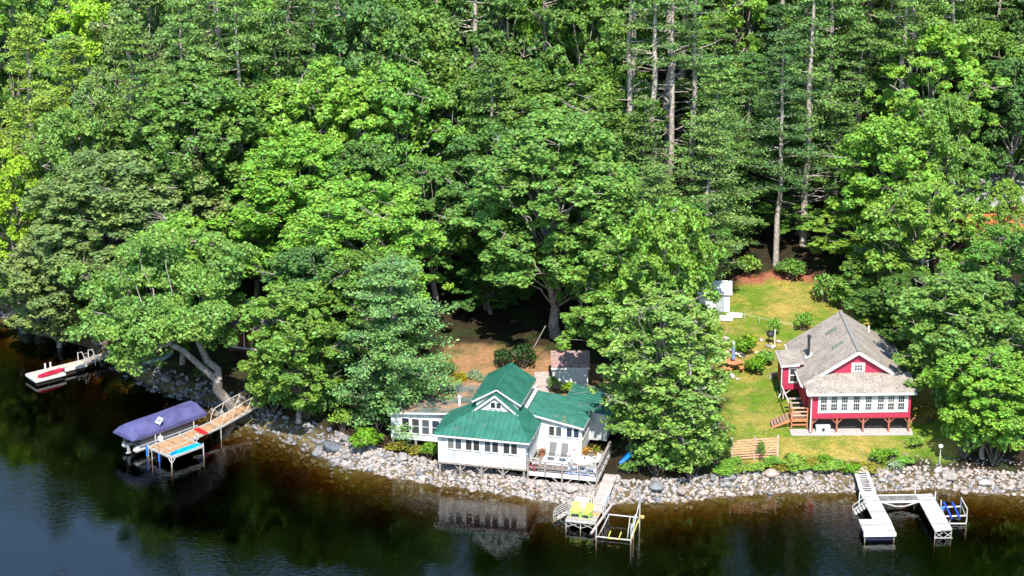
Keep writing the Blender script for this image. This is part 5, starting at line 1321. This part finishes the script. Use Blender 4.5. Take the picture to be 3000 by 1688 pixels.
def along(n_, xlo, xhi, dlo, dhi):
    """random points in a band beside the waterline"""
    seg = SH[1:] - SH[:-1]; L = np.hypot(seg[:, 0], seg[:, 1]); keep = (SH[1:, 0] > xlo) & (SH[:-1, 0] < xhi)
    L = L * keep; c = np.cumsum(L) / L.sum(); i = np.searchsorted(c, rr_.random(n_)); t = rr_.random(n_)
    p = SH[:-1][i] + seg[i] * t[:, None]; nrm = np.stack([-seg[i][:, 1], seg[i][:, 0]], 1); nrm /= np.linalg.norm(nrm, axis=1, keepdims=True)
    d = dlo + (dhi - dlo) * rr_.random(n_)
    return p + nrm * d[:, None]
VV, FF, TT = [], [], []; off = 0
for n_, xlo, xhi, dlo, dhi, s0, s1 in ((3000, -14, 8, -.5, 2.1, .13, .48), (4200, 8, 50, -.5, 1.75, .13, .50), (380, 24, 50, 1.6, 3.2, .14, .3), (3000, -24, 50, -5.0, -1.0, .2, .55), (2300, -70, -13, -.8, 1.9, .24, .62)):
    P_ = along(n_, xlo, xhi, dlo, dhi); Z = ground(P_[:, 0], P_[:, 1])
    for (x, y), z in zip(P_, Z):
        if xlo < -15 and vnoise(x, y, .25, 8) < .3: continue
        v, f = small[rr_.integers(8)]; s = s0 + (s1 - s0) * rr_.random() ** 1.8; a = rr_.random() * 6.28; c_, s_ = math.cos(a), math.sin(a)
        tl = rr_.normal() * .3
        w = v * s; w = np.stack([w[:, 0] * c_ - w[:, 1] * s_, w[:, 0] * s_ + w[:, 1] * c_, w[:, 2] + w[:, 0] * tl], 1)
        VV.append(w + (x, y, z + s * .16)); FF.append(f + off); off += len(v); TT.append(np.full(len(v), rr_.random() * (.16 if xlo < -15 else 1)))  # dark tones only: lake bed, and left shore, where shade is coloured in
me = bpy.data.meshes.new('shore_stones'); VV = np.concatenate(VV); FF = np.concatenate(FF)
me.vertices.add(len(VV)); me.vertices.foreach_set('co', VV.astype(np.float32).ravel())
me.loops.add(len(FF) * 3); me.loops.foreach_set('vertex_index', FF.astype(np.int32).ravel())
me.polygons.add(len(FF)); me.polygons.foreach_set('loop_start', np.arange(0, len(FF) * 3, 3, dtype=np.int32)); me.polygons.foreach_set('loop_total', np.full(len(FF), 3, dtype=np.int32))
me.update(calc_edges=True); me.attributes.new('tone', 'FLOAT', 'POINT').data.foreach_set('value', np.concatenate(TT).astype(np.float32))
me.materials.append(M_stone)
o = bpy.data.objects.new('shore_stones', me); C.objects.link(o); tag(o, kind='stuff')
BM = []
for s in range(7):
    v, f = rock_mesh(200 + s, 3, .72, .30); me = bpy.data.meshes.new('boulder'); me.from_pydata(v.tolist(), [], f.tolist()); me.update(); me.materials.append(M_boulder)
    me.polygons.foreach_set('use_smooth', [True] * len(me.polygons)); BM.append(me)
def boulder(x, y, s, label, group=None, sq=1.0, i=None, lift=.18):
    o = bpy.data.objects.new('boulder', BM[rr_.integers(7) if i is None else i]); C.objects.link(o)
    o.location = (x, y, gz(x, y) + s * lift); o.rotation_euler = (rr_.normal() * .15, rr_.normal() * .15, rr_.random() * 6.28); o.scale = (s, s, s * sq)
    if x < -13: o.color = (.62, .68, .76, 1)  # left-shore boulders darker and bluer: shade put into their colour
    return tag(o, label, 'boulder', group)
for px, py, s, lb in (
    (800, 1143, 1.5, 'tan boulder standing alone in the water left of the cottage'), (838, 1131, 1.7, 'large flat-topped boulder at the water left of the cottage'),
    (872, 1152, 1.0, 'rounded boulder just right of the large flat-topped one'), (872, 1112, 1.2, 'upright grey boulder below the bush left of the cottage'),
    (1012, 1158, 1.25, 'big round pinkish boulder in the stones under the cottage left wing'), (1436, 1237, 1.4, 'big white boulder under the right half of the deck'),
    (1650, 1232, 1.5, 'broad grey-white boulder at the water under the twiggy tree'), (1715, 1243, 1.2, 'boulder at the water right of the broad grey-white one'),
    (1942, 1198, 1.35, 'dark grey rounded boulder in the bank below the lawn'), (2032, 1212, 1.3, 'square tan boulder at the water left of the long white dock'),
    (2386, 1206, 1.5, 'pinkish upright boulder at the water right of the long white dock'), (2478, 1220, 1.2, 'pale round boulder near the right edge of the shore'),
    (62, 828, 2.2, 'low pale boulder at the tip of the far left shore'), (100, 820, 1.6, 'grey boulder beside the low pale one at the far left'),
    (250, 868, 1.5, 'bluish boulder at the shore end of the far left dock'), (350, 935, 1.2, 'tan boulder left of the canopied boat'),
    (335, 905, 1.0, 'pale boulder above the tan one by the far left dock'), (420, 960, 1.3, 'blue-grey boulder behind the canopied boat'),
    (1795, 1205, 1.0, 'dark boulder at the foot of the bank below the trellis'), (1835, 1208, 1.1, 'round boulder right of the dark one below the trellis')):
    v = at_ground(px * 1.1646, py * 1.1646); boulder(v.x, v.y, s, lb, sq=.85)
for n_, xlo, xhi, dlo, dhi, lb in ((95, -12, 12, -.7, 1.8, 'pale stone among the larger rocks below the white cottage'), (95, 12, 46, -.7, 1.6, 'pale stone among the larger rocks below the lawn'),
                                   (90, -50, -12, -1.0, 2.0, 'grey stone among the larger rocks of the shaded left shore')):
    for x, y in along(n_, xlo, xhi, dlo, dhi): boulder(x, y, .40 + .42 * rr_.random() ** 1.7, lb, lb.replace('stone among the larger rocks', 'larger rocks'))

# ------------------------------------------------------------------ shrubs and bank plants
def shrub_proto(seed, leaf=.16, nl=9, npc=70, spiky=False):
    rng = np.random.default_rng(seed); tm = MB(); cen = []
    for i in range(nl):
        a = i * 2.4; r = .62 * math.sqrt((i + .3) / nl); cen.append((r * math.cos(a), r * math.sin(a), .38 + .42 * (1 - r) + .16 * rng.random()))
    cen = np.array(cen)
    for c in cen: limb(tm, (0, 0, -.1), c, .035, .012, rng, n=4, seg=3)
    if spiky:
        k = 420; d = sph(rng, k); d[:, 2] = np.abs(d[:, 2]) * 1.2 + .25; d /= np.linalg.norm(d, axis=1, keepdims=True)
        b0 = rng.normal(size=(k, 3)) * [.22, .22, 0]; ln = .55 + .5 * rng.random((k, 1)); s = np.cross(d, sph(rng, k)); s *= .03 / np.linalg.norm(s, axis=1, keepdims=True)
        m_ = b0 + d * ln * .6; e_ = b0 + d * ln - np.array([0, 0, 1]) * ln * .25
        V = np.concatenate([np.stack([b0 - s, b0 + s, m_ + s, m_ - s], 1), np.stack([m_ - s, m_ + s, e_ + s * .2, e_ - s * .2], 1)])
    else:
        V = leaves(rng, cen, .30 + .12 * rng.random(nl), npc, leaf, up=.8, shell=.35)
    return mb_mesh(tm, 'stems', M_barkd), quads('foliage', V, L_broad)
SHP = [shrub_proto(301), shrub_proto(302, .14, 12, 60), shrub_proto(303, .22, 10, 60)]
SK = [shrub_proto(311, spiky=True)]
COL.update({'B': (.13, .27, .015), 'Y': (.42, .36, .02), 'S': (.30, .40, .24), 'D': (.028, .075, .018), 'O': (.26, .24, .03), 'L': (.20, .34, .01)})
def shrub(px, py, w, h, ck, label, kind=0, group=None, name='shrub'):
    v = at_ground(px * 1.1646, py * 1.1646); a_, b_ = (SK[0] if kind == 9 else SHP[kind])
    t = thing(name, label, 'plant' if name != 'shrub' else 'shrub', v, trng.random() * 6.28, group); t.scale = (w / 2, w / 2, h / 1.15)
    for nm, me_ in (('stems', a_), ('foliage', b_)):
        o = bpy.data.objects.new(nm, me_); C.objects.link(o); o.parent = t
        if nm == 'foliage': o.color = (*COL[ck], 1)
    return t
for args in (
    (918, 1132, 3.4, 1.9, 'B', 'bright green bush on the rocks left of the cottage wall', 2), (945, 1085, 4.2, 3.2, 'D', 'dark bush at the left end of the cottage'),
    (1082, 1158, 2.0, 1.7, 'B', 'bright bush at the left stilt of the porch', 1), (1000, 1132, 2.4, .6, 'O', 'low weeds under the left wing of the cottage', 1),
    (1045, 1142, 2.0, .6, 'O', 'low weeds just left of the porch bush', 1),
    (1158, 955, 1.7, 1.1, 'Y', 'yellow lily clump behind the left roof of the cottage', 9, None, 'garden_plant'), (1192, 950, 1.7, 1.2, 'S', 'silvery spiky plant behind the left roof', 9, None, 'garden_plant'),
    (1120, 945, 2.2, 1.4, 'm', 'green shrub at the foot of the layered pine', 0), (1215, 958, 1.2, .8, 'S', 'small pale plant between lily clump and lantern roof', 9, None, 'garden_plant'),
    (1268, 925, 2.4, 1.8, 'D', 'wide dark shrub behind the left side of the lantern roof', 1), (1318, 925, 3.0, 2.3, 'D', 'dark shrub behind the right side of the lantern roof', 1),
    (1392, 985, 1.4, 1.5, 'f', 'small blue-green shrub left of the shed wall', 0), (1432, 990, 1.8, 1.1, 'L', 'vivid yellow-green bush in front of the brown-roofed shed', 2),
    (1605, 1150, 2.4, 1.3, 'd', 'dark shrub beside the blue kayak', 0), (1580, 1190, 1.8, .9, 'm', 'low shrub at the head of the middle dock ramp', 1),
    (1650, 1195, 4.5, 2.6, 'm', 'dark undergrowth below the twiggy tree', 0), (1735, 1200, 4.5, 3.0, 'a', 'leafy undergrowth right of the kayak', 0), (1797, 1172, 3.6, 3.2, 'a', 'leafy shrub left of the trellis', 0),
    (1868, 893, 2.4, 1.7, 'B', 'rounded green shrub behind the parasol', 2), (1885, 875, 1.8, 1.3, 'L', 'yellow-green flowering shrub behind the parasol', 2), (1900, 940, 2.3, 1.6, 'B', 'rounded green shrub in front of the house bay', 2), (1925, 918, 2.2, 1.4, 'b', 'green shrub nearest the house bay', 2),
    (1945, 845, 1.5, 1.8, 'b', 'young bush by the string fence', 0), (2020, 832, 2.0, 1.9, 'b', 'young bush at the left eave of the red house', 0), (1700, 1010, 3, 2, 'm', 'shrub in the shade left of the picnic table', 0),
    (1912, 1160, 1.0, 2.0, 'm', 'green vine climbing the middle of the trellis', 0, None, 'vine'), (1852, 1172, 1.3, .9, 'b', 'weeds at the left foot of the trellis', 1),
    (2215, 1163, 2.2, 1.2, 'B', 'bright weeds right of the head of the long white dock', 0), (2245, 1150, 1.6, .8, 'b', 'small weed clump on the stones right of the long white dock', 1), (2255, 1180, 1.8, .7, 'S', 'pale weeds on the stones right of the long white dock', 1),
    (2340, 1062, 2.0, 1.5, 'O', 'brownish shrub at the right corner of the red house', 1), (2300, 1125, 2.0, 1.0, 'y', 'small shrub on the shaded lawn right of the house', 1),
    (2425, 1150, 5.0, 4.2, 'b', 'tall bright shrub at the water right of the lamp', 0), (2500, 1165, 5.0, 4.6, 'b', 'tall bright shrub at the right end of the rocks', 2), (2395, 1075, 4.6, 4.2, 'm', 'tall dark shrub right of the red house', 0), (2470, 1040, 5.0, 5.0, 'm', 'tall shrub behind the bright ones at the right edge', 0), (2560, 1120, 5.0, 5.0, 'b', 'tall shrub cut by the right edge', 0),
    (690, 1035, 5.0, 2.6, 'm', 'shrub under the dark oak right of the gangway', 0), (770, 1050, 4.6, 2.6, 'm', 'shrub over the shaded stones right of the gangway', 0), (655, 1010, 3.0, 2.4, 'b', 'bright shrub at the shore end of the gangway', 2),
    (862, 1085, 2.6, 2.2, 'y', 'yellowish shrub left of the layered pine trunk', 1), (840, 1040, 4, 3, 'm', 'shrub behind the yellowish one by the layered pine', 0),
    (150, 800, 5.0, 3.0, 'd', 'dark shrub on the far left shore', 0), (220, 845, 3.6, 3.0, 'b', 'green shrub at the foot of the far left trees', 0), (345, 888, 3.4, 1.6, 'b', 'bright leafy shrub by the upturned rowing boat', 2), (395, 905, 2.0, 1.0, 'O', 'dry orange weeds by the upturned rowing boat', 1), (60, 765, 5, 3.0, 'b', 'bright shrub at the water on the left edge', 0), (520, 960, 3, 1.6, 'd', 'dark shrub at the foot of the leaning oak', 0),
    (1880, 690, 3.0, 2.0, 'y', 'yellowish shrub at the back of the upper lawn', 0), (1990, 700, 3.5, 2.0, 'm', 'shrub at the back edge of the red leaf litter', 0), (2120, 780, 3, 2.4, 'b', 'bright shrub behind the ridge of the red house', 0), (2080, 760, 3.4, 3.0, 'm', 'shrub in the shade at the right of the upper lawn', 0),
):
    shrub(*args)
for i, (px, py) in enumerate(((1820, 1190), (1850, 1194), (1925, 1176), (2008, 1184), (2060, 1180), (2088, 1188), (2150, 1182), (2180, 1190), (2275, 1168), (1832, 1180), (1880, 1182), (1905, 1188), (1945, 1172), (1968, 1180), (1995, 1172), (2020, 1180), (2045, 1172), (2075, 1166), (2098, 1180), (2120, 1186), (2140, 1192))):
    shrub(px, py, 1.5 + 1.3 * trng.random(), .4 + .55 * trng.random(), trng.choice('bBOyOl'), 'weed clump between the lawn and the shore rocks', i % 3, 'weed clumps along the top of the rocks')
for i, (px, py, s) in enumerate(((2128, 995, .55), (2122, 1006, .5), (2168, 995, .3), (2210, 1000, .4), (2230, 1000, .45), (2282, 1004, .45), (2130, 1035, .35), (2160, 1040, .7), (2175, 1046, .6), (2145, 1030, .5), (2120, 1070, .3), (2115, 1100, .3), (2130, 1112, .45), (2145, 1105, .5), (2115, 1118, .4), (2160, 1112, .3), (2265, 1020, .5), (2250, 1016, .4), (2215, 1035, .35), (2233, 1032, .3))):
    v = at_ground(px, py); boulder(v.x, v.y, s * 1.35, 'white garden stone around the picnic table and shrubs', 'white garden stones', sq=.7).color = (1.45, 1.42, 1.38, 1)
